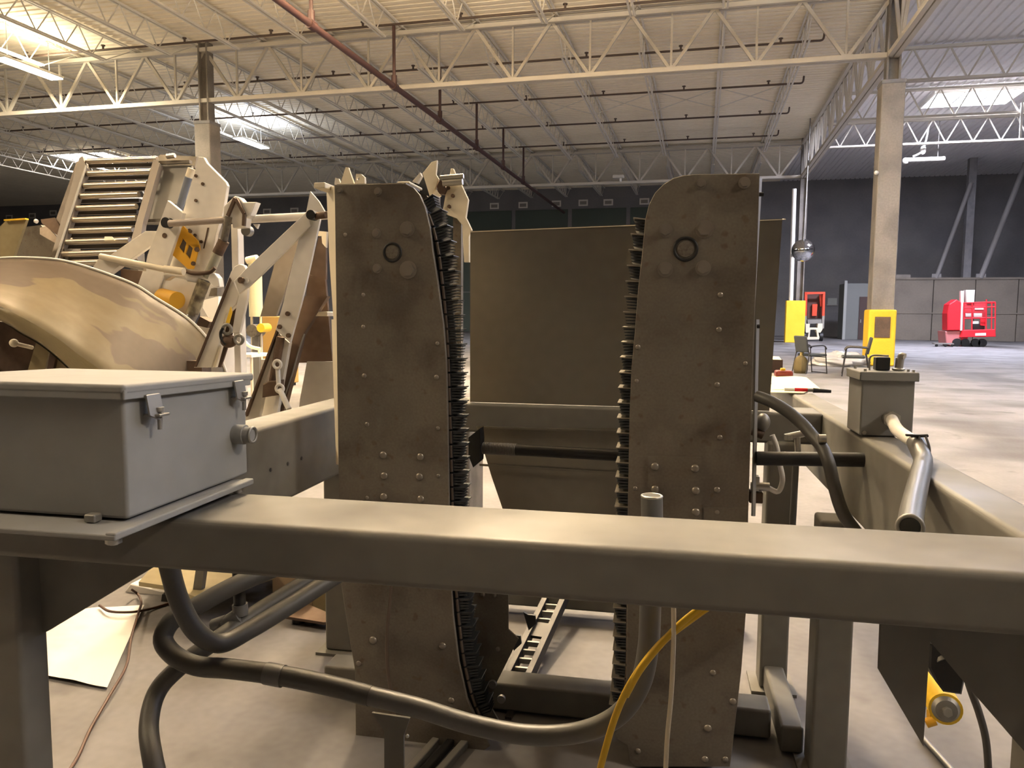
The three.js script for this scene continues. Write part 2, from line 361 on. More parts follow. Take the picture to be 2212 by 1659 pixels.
// sprinkler piping
{
  const X = -9.2, Y = 8.2;
  const t = wthing('sprinkler_main', 'thick dark red sprinkler main running along the ceiling with risers', 'pipe', [X, Y, -25]);
  add(t, 'main_pipe', rod([X, Y, -3], [X, Y, -52], 0.085, 14), M.pipe);
  const zs = [-17.3, -22.4, -26.6, -31.2, -35.6, -39.8];
  for (const z of zs) { const r = add(t, 'riser', rod([X, Y, z], [X, 9.955, z], 0.05, 10), M.pipe); add(r, 'coupling', rod([X, Y - 0.02, z], [X, Y + 0.32, z], 0.085, 12), M.pipe); add(t, 'collar', rod([X, Y, z - 0.14], [X, Y, z + 0.14], 0.115, 12), M.pipe); }
  zs.forEach((z, i) => {
    const names = ['nearest thin red sprinkler branch pipe at the top of the photo', 'second sprinkler branch pipe, just before the nearest girder top chord', 'sprinkler branch pipe with a bent end just above the nearest girder', 'sprinkler branch pipe one bay beyond the nearest girder', 'sprinkler branch pipe midway to the far girder', 'farthest sprinkler branch pipe close to the far girder'];
    const b = wthing('sprinkler_branch', names[i], 'pipe', [-8, 10.0, z]);
    const x1 = 3.3 - 0.05 * i;
    add(b, 'branch_pipe', [rod([-36, 10, z], [x1, 10, z], 0.038, 8), tube([[x1, 10, z], [x1 + 0.25, 10.02, z], [x1 + 0.3, 10.25, z]], 0.035, 10, 8)], M.pipeDark);
    for (let x = -35; x < 3; x += 3.1) add(b, 'sprinkler_head', [rod([x, 10, z], [x, 10.13, z], 0.035, 6), rod([x, 10.13, z], [x, 10.16, z], 0.07, 8)], M.pipeDark);
  });
}
// lamps and skylights
function lamp([x, y, z, w, l, c, power, label, up]) {
  const t = wthing('high_bay_lamp', label, 'lamp', [x, y, z]);  // two are in view
  add(t, 'housing', [box(x - w / 2, x + w / 2, y + 0.03, y + 0.1, z - l / 2, z + l / 2, 0.02), box(x - 0.12, x + 0.12, y + 0.1, y + 0.2, z - 0.3, z + 0.3, 0.02)], M.white);
  for (const k of [-1, 1]) add(t, 'hanger', rod([x, y + 0.15, z + k * l * 0.35], [x, HR, z + k * l * 0.35], 0.012, 6), M.zincDull);
  const glow = mat({ color: 0xffffff, emissive: c, emissiveIntensity: 12, roughness: 0.5 });
  add(t, 'tube_panel', box(x - w / 2 + 0.02, x + w / 2 - 0.02, y, y + 0.03, z - l / 2 + 0.02, z + l / 2 - 0.02), glow);
  const L = new THREE.RectAreaLight(c, power / (w * l) / Math.PI, w, l); L.position.set(0, -0.02, 0); L.rotation.x = -Math.PI / 2; t.add(L);
  if (up > 0.15) { add(t, 'added_uplight_panel', box(x - w / 2 + 0.02, x + w / 2 - 0.02, y + 0.1, y + 0.115, z - l / 2 + 0.02, z - 0.32), glow); add(t, 'added_uplight_panel', box(x - w / 2 + 0.02, x + w / 2 - 0.02, y + 0.1, y + 0.115, z + 0.32, z + l / 2 - 0.02), glow); }  // added glowing panels facing up, on the unseen lamps only
  const U = new THREE.RectAreaLight(c, power * up / (w * l) / Math.PI, w, l); U.position.set(0, 0.22, 0); U.rotation.x = Math.PI / 2; t.add(U);  // added upward light to brighten the roof
}
LAMPS.forEach(lamp);
function skylight([x, y, z, w, l, c, power, label]) {
  const t = wthing('skylight', label, 'skylight', [x, y, z]);
  const fr = [box(x - w / 2 - 0.08, x + w / 2 + 0.08, y - 0.06, y + 0.1, z - l / 2 - 0.08, z - l / 2), box(x - w / 2 - 0.08, x + w / 2 + 0.08, y - 0.06, y + 0.1, z + l / 2, z + l / 2 + 0.08), box(x - w / 2 - 0.08, x - w / 2, y - 0.06, y + 0.1, z - l / 2, z + l / 2), box(x + w / 2, x + w / 2 + 0.08, y - 0.06, y + 0.1, z - l / 2, z + l / 2)];
  add(t, 'curb', fr, M.white);
  const em = mat({ color: 0xffffff, emissive: c, emissiveIntensity: 9, roughness: 0.6 });
  for (let k = 0; k < 3; k++) add(t, 'pane', box(x - w / 2 + w * k / 3 + 0.03, x - w / 2 + w * (k + 1) / 3 - 0.03, y, y + 0.03, z - l / 2, z + l / 2), em);
  for (let k = 1; k < 3; k++) add(t, 'glazing_bar', box(x - w / 2 + w * k / 3 - 0.03, x - w / 2 + w * k / 3 + 0.03, y - 0.03, y + 0.04, z - l / 2, z + l / 2), M.white);
  const L = new THREE.RectAreaLight(c, power / (w * l) / Math.PI, w, l); L.position.set(0, -0.05, 0); L.rotation.x = -Math.PI / 2; t.add(L);
}
SKYLIGHTS.forEach(skylight);
// ---------------------------------------------------------------- the grey tube frame in the foreground
const FT = 1.048, FB = 0.957;
{
  const t = thing('steel_stand', 'grey painted steel tube frame reaching across the foreground', 'frame', [-0.4, 0, -2.2]);
  add(t, 'front_beam', box(-1.34, 0.82, FB, FT, -1.352, -1.146, 0.014), M.frame);
  add(t, 'side_beam', box(-1.335, -1.196, 0.783, FT, -4.6, -1.35, 0.014), M.frame);
  add(t, 'side_beam', box(0.576, 0.684, 0.79, FT, -5.4, -1.35, 0.014), M.frame);
  add(t, 'rear_beam', box(-1.2, 0.58, 0.93, FT - 0.002, -3.12, -2.93, 0.012), M.frame);
  const leg = (x0, x1, y1, z0, z1) => { const l = add(t, 'leg', box(x0, x1, 0.012, y1, z0, z1, 0.01), M.frame); add(l, 'foot_plate', box(x0 - 0.03, x1 + 0.03, 0, 0.012, z0 - 0.03, z1 + 0.03), M.frame); return l; };
  leg(-1.335, -1.17, FB, -1.26, -1.19);
  leg(0.575, 0.70, FB, -1.34, -1.19);
  leg(0.385, 0.485, 0.94, -3.0, -2.89);
  leg(0.47, 0.575, 0.80, -2.46, -2.35);
  leg(-1.335, -1.196, 0.783, -3.0, -2.86);
  add(t, 'gusset', plate([[-1.172, FB + 0.002, -1.245], [mz(390, 1215, -1.245)[0], FB + 0.002, -1.245], mz(100, 1365, -1.245), [-1.172, mz(100, 1365, -1.245)[1], -1.245]].reverse(), 0.012), M.frame);
  add(t, 'gusset', plate([[0.395, FB + 0.002, -1.21], [0.40, 0.92, -1.21], [0.458, 0.852, -1.21], [0.53, 0.771, -1.21], [0.576, 0.72, -1.21], [0.576, FB + 0.002, -1.21]], 0.012), M.frame);
  add(t, 'hanger_plate', plate([[0.331, FB + 0.002, -1.2], [0.332, 0.868, -1.2], [0.399, 0.757, -1.2], [0.4, FB + 0.002, -1.2]], 0.01), M.frame);
  add(t, 'base_rail', box(-1.19, 0.38, 0.012, 0.11, -2.64, -2.53, 0.01), M.frame);
  add(t, 'base_rail', box(0.40, 0.47, 0.012, 0.1, -2.9, -2.46, 0.01), M.frame);
  add(t, 'base_rail', box(-1.19, 0.36, 0.05, 0.16, -3.52, -3.4, 0.01), M.frame);
  const bore = (p) => add(t, 'bolt_hole', (() => { const g = new THREE.CylinderGeometry(0.006, 0.006, 0.002, 12); g.rotateZ(Math.PI / 2); g.translate(...p); return g; })(), M.black);
  for (const q of [[585, 1015], [622, 1002], [652, 990]]) bore(mx(q[0], q[1], -1.195));
  // cross bar through the right beam
  const a = mz(1634, 990, -2.34), b = mz(1785, 990, -2.34);
  add(t, 'cross_bar', rod([a[0], a[1], a[2]], [0.578, b[1], b[2]], 0.021, 20), M.black);
}
// ---------------------------------------------------------------- electrical enclosure on the left
{
  const t = thing('electrical_enclosure', 'large grey lidded steel enclosure lying on the left end of the front beam', 'enclosure', [-1.02, FT, -1.2]);
  const x0 = -1.235, x1 = -0.812, z0 = -1.395, z1 = -1.04, yb = 1.075, yt = 1.272;
  add(t, 'body', box(x0, x1, yb, yt, z0, z1, 0.006), M.boxGrey);
  const lid = add(t, 'lid', (() => { const g = [box(x0 - 0.012, x1 + 0.012, 1.272, 1.288, z0 - 0.012, z1 + 0.014, 0.006), box(x0 - 0.012, x1 + 0.012, 1.264, 1.28, z1 + 0.005, z1 + 0.013, 0.002), box(x1 + 0.003, x1 + 0.011, 1.264, 1.28, z0, z1 + 0.013, 0.002)]; const m = merge(g); m.translate(0, -1.27, -z1); m.rotateX(-0.026); m.translate(0, 1.27, z1); return m; })(), M.boxGrey, 'dusty lid with folded rim');
  add(t, 'mounting_flange', [box(x0 - 0.03, x1 + 0.03, 1.062, 1.071, z0 + 0.03, z1 + 0.068, 0.003), box(x1 + 0.012, x1 + 0.03, 1.064, 1.074, z0 + 0.03, z1 + 0.067, 0.003)], M.boxGrey);
  for (const [z, r] of [[-1.09, 0], [-1.345, 0]]) {
    const c = add(t, 'latch_clip', [box(x1 + 0.004, x1 + 0.016, 1.262, 1.268, z - 0.017, z + 0.017, 0.002),
      plate([[x1 + 0.016, 1.266, z + 0.017], [x1 + 0.016, 1.266, z - 0.017], [x1 + 0.022, 1.236, z - 0.017], [x1 + 0.022, 1.226, z - 0.004], [x1 + 0.022, 1.236, z + 0.017]], 0.003),
      box(x1, x1 + 0.03, 1.232, 1.236, z - 0.02, z + 0.006, 0.001)], M.zincDull, 'folded zinc lid clip');
    add(c, 'screw', [rod([x1 + 0.02, 1.21, z - 0.008], [x1 + 0.02, 1.244, z - 0.008], 0.004, 8), rod([x1 + 0.02, 1.239, z - 0.008], [x1 + 0.02, 1.246, z - 0.008], 0.0075, 10)], M.zincDull);
  }
  const h = mx(508, 938, x1);
  const hub = add(t, 'conduit_hub', [rod([x1, h[1], h[2]], [x1 + 0.022, h[1], h[2]], 0.019, 18), rod([x1 + 0.022, h[1], h[2]], [x1 + 0.036, h[1], h[2]], 0.0155, 18, 0.0155)], M.boxGrey);
  add(hub, 'hub_rim', (() => { const g = new THREE.TorusGeometry(0.0145, 0.0028, 8, 20); g.rotateY(Math.PI / 2); g.translate(x1 + 0.037, h[1], h[2]); return g; })(), M.zincDull);
  for (const z of [z0 + 0.05, z1 + 0.04]) add(t, 'mounting_bolt', [rod([x1 + 0.005, FT, z], [x1 + 0.005, 1.064, z], 0.007, 8), rod([x1 + 0.005, 1.05, z], [x1 + 0.005, 1.058, z], 0.012, 6)], M.zinc);
  for (const z of [z0 + 0.05]) add(t, 'mounting_bolt', rod([x0 + 0.01, FT, z], [x0 + 0.01, 1.064, z], 0.007, 8), M.zinc);
  add(t, 'lid_hinge_pin', rod([-0.99, 1.27, z1 + 0.008], [-0.86, 1.27, z1 + 0.008], 0.004, 8), M.boxGrey);
  add(t, 'corner_clip', box(-0.875, -0.855, 1.072, 1.085, z1 + 0.002, z1 + 0.02, 0.003), M.zincDull);
}
// ---------------------------------------------------------------- junction box on the right beam
{
  const fl = my(1857, 943, FT), fr = my(1970, 946, FT);
  const x0 = fl[0], x1 = fr[0], zf = (fl[2] + fr[2]) / 2, zb = zf - 0.16, yt = mz(1900, 812, zf)[1];
  const t = thing('junction_box', 'small grey lidded junction box standing on the right side beam', 'junction box', [(x0 + x1) / 2, FT, (zf + zb) / 2]);
  add(t, 'body', box(x0, x1, FT + 0.002, yt, zb, zf, 0.005), M.boxGrey);
  add(t, 'lid', [box(x0 - 0.008, x1 + 0.008, yt, yt + 0.012, zb - 0.008, zf + 0.008, 0.004), box(x0 - 0.008, x1 + 0.008, yt - 0.014, yt + 0.004, zf + 0.002, zf + 0.008, 0.002), box(x0 - 0.008, x0 - 0.002, yt - 0.014, yt + 0.004, zb, zf + 0.008, 0.002)], M.boxGrey);
  for (const [x, z] of [[x0 + 0.01, zf - 0.01], [x0 + 0.01, zb + 0.03], [x1 - 0.012, zf - 0.03], [x1 - 0.02, zb + 0.02], [x1 - 0.004, zf - 0.008]]) add(t, 'lid_screw', rod([x, yt + 0.011, z], [x, yt + 0.019, z], 0.004, 8), M.zinc);
  const p = [x0 + 0.56 * (x1 - x0), FT + 0.055, zf];
  add(t, 'connector', [rod([p[0], p[1], zf], [p[0], p[1], zf + 0.02], 0.022, 18), rod([p[0], p[1], zf + 0.018], [p[0], p[1], zf + 0.026], 0.025, 6)], M.zinc);
  add(t, 'corner_screw', rod([x0 + 0.012, FT + 0.012, zf], [x0 + 0.012, FT + 0.012, zf + 0.006], 0.006, 10), M.zinc);
  // plug and fitting standing on the lid
  const q = mz(1905, 785, zf - 0.06);
  const k = thing('black_plug', 'black square plug with wire bail standing on the small junction box', 'plug', [q[0], yt + 0.012, zf - 0.06]);
  add(k, 'body', box(q[0] - 0.02, q[0] + 0.02, yt + 0.013, yt + 0.052, zf - 0.08, zf - 0.045, 0.004), M.plasticBlack);
  add(k, 'bail', tube([[q[0] - 0.036, yt + 0.013, zf - 0.05], [q[0] - 0.036, yt + 0.05, zf - 0.05], [q[0] - 0.03, yt + 0.056, zf - 0.05], [q[0] + 0.015, yt + 0.056, zf - 0.05]], 0.0028, 30, 8), M.zincDull);
  const r = thing('pipe_fitting', 'short silver threaded fitting beside the black plug on the junction box', 'fitting', [q[0] + 0.042, yt + 0.012, zf - 0.055]);
  add(r, 'nipple', rod([q[0] + 0.045, yt + 0.013, zf - 0.055], [q[0] + 0.048, yt + 0.05, zf - 0.055], 0.012, 14), M.zinc);
  add(r, 'elbow', tube([[q[0] + 0.048, yt + 0.046, zf - 0.055], [q[0] + 0.05, yt + 0.058, zf - 0.052], [q[0] + 0.058, yt + 0.055, zf - 0.045]], 0.009, 12, 10), M.zinc);
  const ring = new THREE.TorusGeometry(0.014, 0.004, 8, 18); ring.rotateX(Math.PI / 2); ring.translate(q[0] + 0.045, yt + 0.017, zf - 0.055); add(r, 'collar', ring, M.zinc);

  // rigid stub, clamp and cut-off flexible conduit
  const c0 = [p[0], p[1], zf + 0.02];
  const c1 = mz(1985, 962, -2.0), c2 = mz(1993, 990, -1.95), c3 = mz(1983, 1045, -1.72), c4 = mz(1970, 1105, -1.5), c5 = mz(1966, 1138, -1.4);
  const f = thing('flexible_conduit', 'grey flexible conduit with a ragged cut end drooping from the junction box', 'conduit', [c3[0], c3[1], c3[2]]);
  add(f, 'rigid_stub', tube([c0, mz(1940, 930, -2.2), c1], 0.0165, 30, 14), M.beige);
  add(f, 'sleeve', tube([mz(1978, 955, -2.02), c2, mz(1990, 1015, -1.85), c3, c4, c5], 0.021, 60, 16), M.rubberGrey);
  const d = V(...c5).sub(V(...c4)).normalize();
  const tor = new THREE.TorusGeometry(0.0195, 0.004, 8, 24); tor.applyQuaternion(new THREE.Quaternion().setFromUnitVectors(V(0, 0, 1), d)); tor.translate(c5[0], c5[1], c5[2]); add(f, 'cut_rim', tor, M.zincDull);
  const hole = new THREE.CylinderGeometry(0.016, 0.016, 0.004, 18); hole.applyQuaternion(new THREE.Quaternion().setFromUnitVectors(UP, d)); hole.translate(c5[0] + d.x * 0.001, c5[1] + d.y * 0.001, c5[2] + d.z * 0.001); add(f, 'bore', hole, M.black);
  const cc = mz(1985, 950, -2.0);
  const cl = add(f, 'clamp', [box(cc[0] - 0.03, cc[0] + 0.02, cc[1] + 0.008, cc[1] + 0.013, cc[2] - 0.005, cc[2] + 0.005, 0.001), tube([mz(1985, 940, -2.0), mz(1987, 975, -1.975), mz(1975, 990, -1.97)], 0.003, 16, 6), tube([mz(1999, 940, -2.0), mz(2008, 970, -1.97), mz(2006, 995, -1.96)], 0.003, 16, 6)], M.black);
  add(cl, 'clamp_bolt', rod(mz(1968, 942, -2.0), mz(2004, 941, -2.0), 0.004, 8), M.black);
}
// ---------------------------------------------------------------- conduits below the frame
{
  const P = (l, z0, z1) => l.map((q, i) => mz(q[0], q[1], q.length > 2 ? q[2] : z0 + (z1 - z0) * i / (l.length - 1)));
  const a = thing('grey_conduit', 'long grey conduit looping below the front beam and standing up behind it', 'conduit', [-0.3, 0.6, -1.42]);
  const st = [mz(1408, 1072, -1.385), mz(1409, 1180, -1.385), mz(1405, 1310, -1.385), mz(1400, 1400, -1.39), mz(1382, 1480, -1.39), mz(1335, 1545, -1.4), mz(1260, 1580, -1.4), mz(1150, 1588, -1.4), mz(1020, 1565, -1.4), mz(900, 1528, -1.4), mz(800, 1503, -1.4)];
  add(a, 'rigid_pipe', tube(st, 0.0195, 120, 16), M.rubberGrey, 'bent rigid pipe');
  const e = V(...st[1]).sub(V(...st[0])).normalize();
  const rim = new THREE.TorusGeometry(0.0175, 0.0028, 8, 24); rim.rotateX(Math.PI / 2); rim.translate(...st[0]); add(a, 'cut_rim', rim, M.zinc);
  const bo = new THREE.CylinderGeometry(0.0155, 0.0155, 0.003, 20); bo.translate(st[0][0], st[0][1] + 0.0008, st[0][2]); add(a, 'bore', bo, M.black);
  add(a, 'flexible_part', tube(P([[800, 1503, -1.4], [700, 1478, -1.4], [600, 1458, -1.4], [500, 1445, -1.4], [420, 1437, -1.4], [372, 1412, -1.4], [352, 1380, -1.41], [368, 1345, -1.43], [410, 1318, -1.46], [500, 1268, -1.52], [600, 1225, -1.6], [700, 1185, -1.7]]), 0.0205, 120, 16), M.rubber);
  const cp = mz(575, 1454, -1.4), cq = mz(612, 1461, -1.4); add(a, 'coupling', rod(cp, cq, 0.0225, 18), M.rubberGrey);
  const b = thing('black_conduit', 'black flexible conduit hanging in a U below the left of the front beam', 'conduit', [-0.75, 0.8, -1.5]);
  add(b, 'sleeve', tube(P([[358, 1190, -1.37], [366, 1225, -1.37], [388, 1300, -1.37], [425, 1365, -1.38], [475, 1390, -1.42], [540, 1360, -1.48], [620, 1312, -1.55], [725, 1245, -1.66], [790, 1205, -1.75]]), 0.02, 90, 16), M.rubber);
  const c = thing('black_conduit', 'black flexible conduit rising from the floor through the crossing of the others', 'conduit', [-0.9, 0.5, -1.45]);
  add(c, 'sleeve', tube(P([[350, 1720, -1.3], [330, 1640, -1.33], [322, 1560, -1.38], [342, 1490, -1.43], [395, 1435, -1.47], [460, 1388, -1.52], [560, 1320, -1.62], [690, 1240, -1.75], [770, 1195, -1.85]]), 0.02, 90, 16), M.rubber);
  const d = thing('drop_pipe', 'dark straight pipe with a big union hanging below the left of the front beam', 'pipe', [-0.7, 0.9, -1.42]);
  const p0 = mz(512, 1190, -1.58), p1 = mz(519, 1325, -1.58);
  add(d, 'pipe', rod(p0, p1, 0.0135, 16), M.black);
  add(d, 'union', [rod(mz(518, 1305, -1.58), mz(520, 1328, -1.58), 0.018, 8), rod(mz(523, 1328, -1.58), mz(490, 1350, -1.58), 0.021, 12), rod(mz(492, 1342, -1.58), mz(462, 1352, -1.58), 0.0165, 12)], M.rubberGrey);
  // bracket that carries the conduit
  const s = thing('conduit_bracket', 'grey angle bracket below the long conduit at the bottom edge', 'bracket', mz(845, 1600, -1.5));
  add(s, 'angle', [plate([mz(803, 1540, -1.43), mz(830, 1580, -1.43), mz(830, 1700, -1.43), mz(872, 1700, -1.43), mz(872, 1590, -1.43), mz(885, 1552, -1.43)].map((p) => p), 0.006), plate([mz(830, 1580, -1.435), mz(830, 1700, -1.435), mz(838, 1700, -1.5), mz(838, 1580, -1.5)], 0.005)], M.frame);
  for (const q of [[880, 1590], [770, 1622], [1030, 1608]]) { const p = mz(q[0], q[1], -1.43); const bl = new THREE.SphereGeometry(0.004, 8, 6); if (q[0] === 880) { bl.translate(...p); add(s, 'screw', bl, M.zinc); } }
}
// cables
{
  const y = thing('yellow_cable', 'thick yellow twin cable slanting down from below the front beam', 'cable', [0, 0.7, -1.3]);
  const off = (l, k) => l.map((p) => [p[0], p[1], p[2] + k]);
  const p = [mz(1560, 1290, -1.33), mz(1500, 1332, -1.33), mz(1440, 1378, -1.33), mz(1395, 1428, -1.335), mz(1360, 1480, -1.335), mz(1332, 1540, -1.34), mz(1310, 1610, -1.34), mz(1292, 1680, -1.34), mz(1280, 1740, -1.34)];
  add(y, 'strand', tube(p, 0.0065, 70, 10), M.yellowCable);
  add(y, 'strand', tube([mz(1535, 1297, -1.325), mz(1470, 1348, -1.325), mz(1420, 1400, -1.325), mz(1380, 1452, -1.33), mz(1352, 1503, -1.335)], 0.006, 50, 10), M.yellowCable);
  const c = thing('hanging_cable', 'thin tan cord hanging straight down over the right dark cabinet', 'cord', [0.1, 0.5, -1.3]);
  add(c, 'cord', tube([mz(1455, 1290, -1.32), mz(1455, 1380, -1.32), mz(1450, 1500, -1.32), mz(1441, 1600, -1.32), mz(1436, 1720, -1.32)], 0.0042, 60, 8), M.cream);
  const d = thing('hanging_cable', 'thin brownish cord hanging over the foot of the left dark cabinet', 'cord', mz(838, 1390, -2.2));
  add(d, 'cord', tube([mz(850, 1200, -2.27), mz(843, 1290, -2.27), mz(836, 1370, -2.26), mz(838, 1450, -2.26), mz(850, 1530, -2.26), mz(856, 1620, -2.27)], 0.006, 60, 8), M.chainBar);
  const e = thing('brown_cable', 'thin brown cable trailing over the floor past the white sheet', 'cable', [-1.9, 0, -2.5]);
  const fy = (x, yy, h = 0.008) => my(x, yy, h);
  add(e, 'cable', tube([fy(40, 1790), fy(130, 1690), fy(165, 1640), fy(195, 1575), fy(238, 1500, 0.03), fy(272, 1440, 0.034), fy(283, 1380, 0.034), fy(297, 1330, 0.034), fy(305, 1300, 0.03), fy(296, 1282, 0.02), fy(285, 1274, 0.06)], 0.0055, 120, 8), M.cable);
  const g = thing('brown_cable', 'short brown cable loop beyond the white sheet on the floor', 'cable', fy(260, 1322));
  add(g, 'cable', tube([fy(215, 1308, 0.03), fy(240, 1321, 0.034), fy(285, 1322, 0.03), fy(330, 1314), fy(380, 1298), fy(440, 1270)], 0.006, 60, 8), M.cable);
  const h = thing('black_hose', 'thin dark hose hanging beside the yellow cylinder at lower right', 'hose', mz(2110, 1500, -1.5));
  add(h, 'hose', tube([mz(2085, 1450, -1.55), mz(2097, 1490, -1.55), mz(2115, 1540, -1.55), mz(2130, 1600, -1.55), mz(2137, 1720, -1.55)], 0.007, 60, 8), M.rubber);
  const i = thing('grey_rod', 'thin grey rod on the floor below the plate at lower right', 'rod', my(2030, 1630, 0.01));
  add(i, 'rod', rod(my(1990, 1590, 0.012), my(2080, 1690, 0.012), 0.009, 8), M.zincDull);
}
// ---------------------------------------------------------------- pneumatic cylinder under the right end
{
  const a = mz(2010, 1480, -1.9), b = mz(2043, 1532, -1.6);
  const t = thing('yellow_cylinder', 'small yellow air cylinder below the right end of the front beam', 'cylinder', mz(2030, 1510, -1.7));
  add(t, 'barrel', rod(mz(1990, 1440, -1.85), b, 0.031, 24), M.yellow);
  const d = V(...b).sub(V(...mz(1990, 1440, -1.85))).normalize(), q = (k) => [b[0] + d.x * k, b[1] + d.y * k, b[2] + d.z * k];
  add(t, 'end_cap', rod(b, q(0.008), 0.026, 24, 0.02), M.zincDull);
  add(t, 'end_nut', rod(q(0.006), q(0.02), 0.009, 6), M.zinc);
  add(t, 'lug', [bar(mz(2008, 1540, -1.68), mz(2016, 1548, -1.66), 0.012, 0.016), rod(mz(2020, 1556, -1.66), mz(2000, 1562, -1.66), 0.01, 8)], M.oldYellow);
  const v = thing('black_valve', 'dark valve block with a white tag above the yellow air cylinder', 'valve', mz(2050, 1450, -1.55));
  add(v, 'body', plate([mz(2012, 1395, -1.56), mz(2032, 1400, -1.56), mz(2058, 1425, -1.56), mz(2073, 1452, -1.56), mz(2078, 1470, -1.56), mz(2073, 1495, -1.56), mz(2040, 1490, -1.56), mz(2025, 1470, -1.56), mz(2010, 1440, -1.56)], 0.06, [], 0.004), M.plasticBlack);
  add(v, 'white_tag', plate([mz(2030, 1391, -1.55), mz(2052, 1420, -1.55), mz(2044, 1425, -1.55), mz(2030, 1406, -1.55)], 0.004), M.white);
  add(v, 'stem', rod(mz(2016, 1396, -1.58), mz(2036, 1428, -1.56), 0.012, 12), M.zincDull);
}
// ---------------------------------------------------------------- white sheet on the floor
{
  const t = thing('white_sheet', 'crumpled white sheet lying on the floor at the lower left', 'sheet', my(190, 1400, 0));
  const A = my(60, 1330, 0), B = my(90, 1465, 0), C = my(232, 1492, 0), D = my(312, 1312, 0);
  const n = 46, g = new THREE.PlaneGeometry(1, 1, n, n); const p = g.attributes.position;
  for (let i = 0; i < p.count; i++) {
    const u = p.getX(i) + 0.5, v = p.getY(i) + 0.5; const x = (A[0] * (1 - u) + D[0] * u) * v + (B[0] * (1 - u) + C[0] * u) * (1 - v), z = (A[2] * (1 - u) + D[2] * u) * v + (B[2] * (1 - u) + C[2] * u) * (1 - v);
    const w = (1 - sst(0.5, 0.75, u)) * sst(0, 0.1, 1 - Math.abs(v - 0.5) * 2 + 0.1); p.setXYZ(i, x, 0.012 + 0.008 * (fbm(x * 9, z * 9, 3, 5) + 0.35) * (0.3 + w) , z);
  }
  g.computeVertexNormals(); add(t, 'sheet', boxUV(g), M.white);
}
// ---------------------------------------------------------------- the two dark chain cabinets
const ZC = -2.3;
M.tooth2 = mat({ color: 0x4a4c4d, roughness: 0.38, metalness: 0.65 });
const bolts = (t, name, list, geomOf, mt, z = ZC) => list.forEach(([x, y, r]) => { const g = geomOf(r); const p = mz(x, y, z); g.rotateZ(x * 1.7 + y); g.translate(p[0], p[1], p[2]); add(t, name, g, mt); });
const R_ = (px) => px * 2.3 / FPX;
const boltMat = mat({ color: 0x8e867b, roughness: 0.34, metalness: 0.55 });
function bearing(t, px, py, r) {
  const p = mz(px, py, ZC); const R = R_(r);
  const o = new THREE.TorusGeometry(R, R * 0.16, 8, 32); o.translate(p[0], p[1], ZC);
  const h = add(t, 'bearing', o, M.black);
  const d = new THREE.CylinderGeometry(R * 0.72, R * 0.78, 0.006, 28); d.rotateX(Math.PI / 2); d.translate(p[0], p[1], ZC + 0.002); add(h, 'shaft_end', d, M.steelDark);
}
{
  const outline = [[724, 400], [733, 1070], [735, 1240], [750, 1340], [768, 1450], [770, 1645], [1000, 1655], [1058, 1610], [1035, 1570], [1008, 1510], [990, 1430], [978, 1330], [972, 1240], [969, 1090], [966, 900], [963, 780], [957, 700], [945, 610], [934, 540], [928, 490], [918, 448], [906, 422], [892, 406], [874, 397]];
  const t = thing('chain_cabinet', 'left dark steel chain cabinet with one rounded top corner', 'cabinet', [-0.83, 0, -2.4]);
  const P = outline.map((q) => mz(q[0], q[1], ZC));
  add(t, 'front_plate', plate(P, 0.012, [], 0.0015), M.steelDark);
  add(t, 'back_plate', plate(P.map((p) => [p[0] - 0.004, p[1], -2.452]), 0.01), M.steelDark);
  const e = (i, j, n) => { const a = P[i], b = P[j]; return plate([[a[0] + 0.001, a[1] - 0.006, -2.313], [b[0] + 0.001, b[1], -2.313], [b[0] + 0.001, b[1], -2.451], [a[0] + 0.001, a[1] - 0.006, -2.451]], 0.008); };
  add(t, 'side_plate', [e(0, 1), e(1, 2), e(2, 3), e(3, 4), e(4, 5)], M.steelDark);
  add(t, 'top_plate', [[23, 0]].map(([i, j]) => plate([[P[j][0], P[j][1] - 0.001, -2.313], [P[i][0], P[i][1] - 0.001, -2.313], [P[i][0], P[i][1] - 0.001, -2.451], [P[j][0], P[j][1] - 0.001, -2.451]], 0.006)), M.steelDark);
  bearing(t, 848, 545, 20);
  bolts(t, 'bolt', [[880, 495, 13], [882, 583, 15], [814, 504, 8], [815, 580, 8], [817, 414, 7], [735, 412, 5]], (r) => hexBolt(R_(r), 0.007), boltMat);
  bolts(t, 'screw', [[746, 507, 5], [785, 637, 5], [785, 706, 5], [787, 812, 6], [945, 742, 5], [943, 815, 6], [793, 917, 6], [793, 1075, 5], [806, 1383, 10], [775, 1433, 7], [956, 1395, 9], [975, 1513, 8], [946, 925, 5], [947, 1028, 5]], (r) => domeBolt(R_(r)), boltMat);
  bolts(t, 'rivet', [[828, 983, 9], [908, 987, 9], [830, 1028, 9], [906, 1030, 9], [829, 1073, 9], [909, 1078, 9]], (r) => domeBolt(R_(r)), boltMat);
  // pale folded strip and bracket along the outer edge
  const S = (x, y, z) => mz(x, y, z);
  add(t, 'edge_strip', [plate([S(705, 405, -2.44), S(708, 560, -2.44), S(721, 690, -2.42), S(733, 690, -2.325), S(726, 560, -2.325), S(721, 402, -2.325)], 0.003),
    plate([S(716, 690, -2.44), S(722, 860, -2.43), S(727, 1003, -2.42), S(735, 1005, -2.325), S(732, 860, -2.325), S(728, 690, -2.325)], 0.003)], M.cream, 'pale edge strip along the outer side');
  add(t, 'edge_bracket', box(S(698, 402, -2.4)[0], S(722, 402, -2.4)[0], S(700, 414, -2.4)[1], S(700, 402, -2.4)[1], -2.42, -2.33, 0.003), M.cream);
}
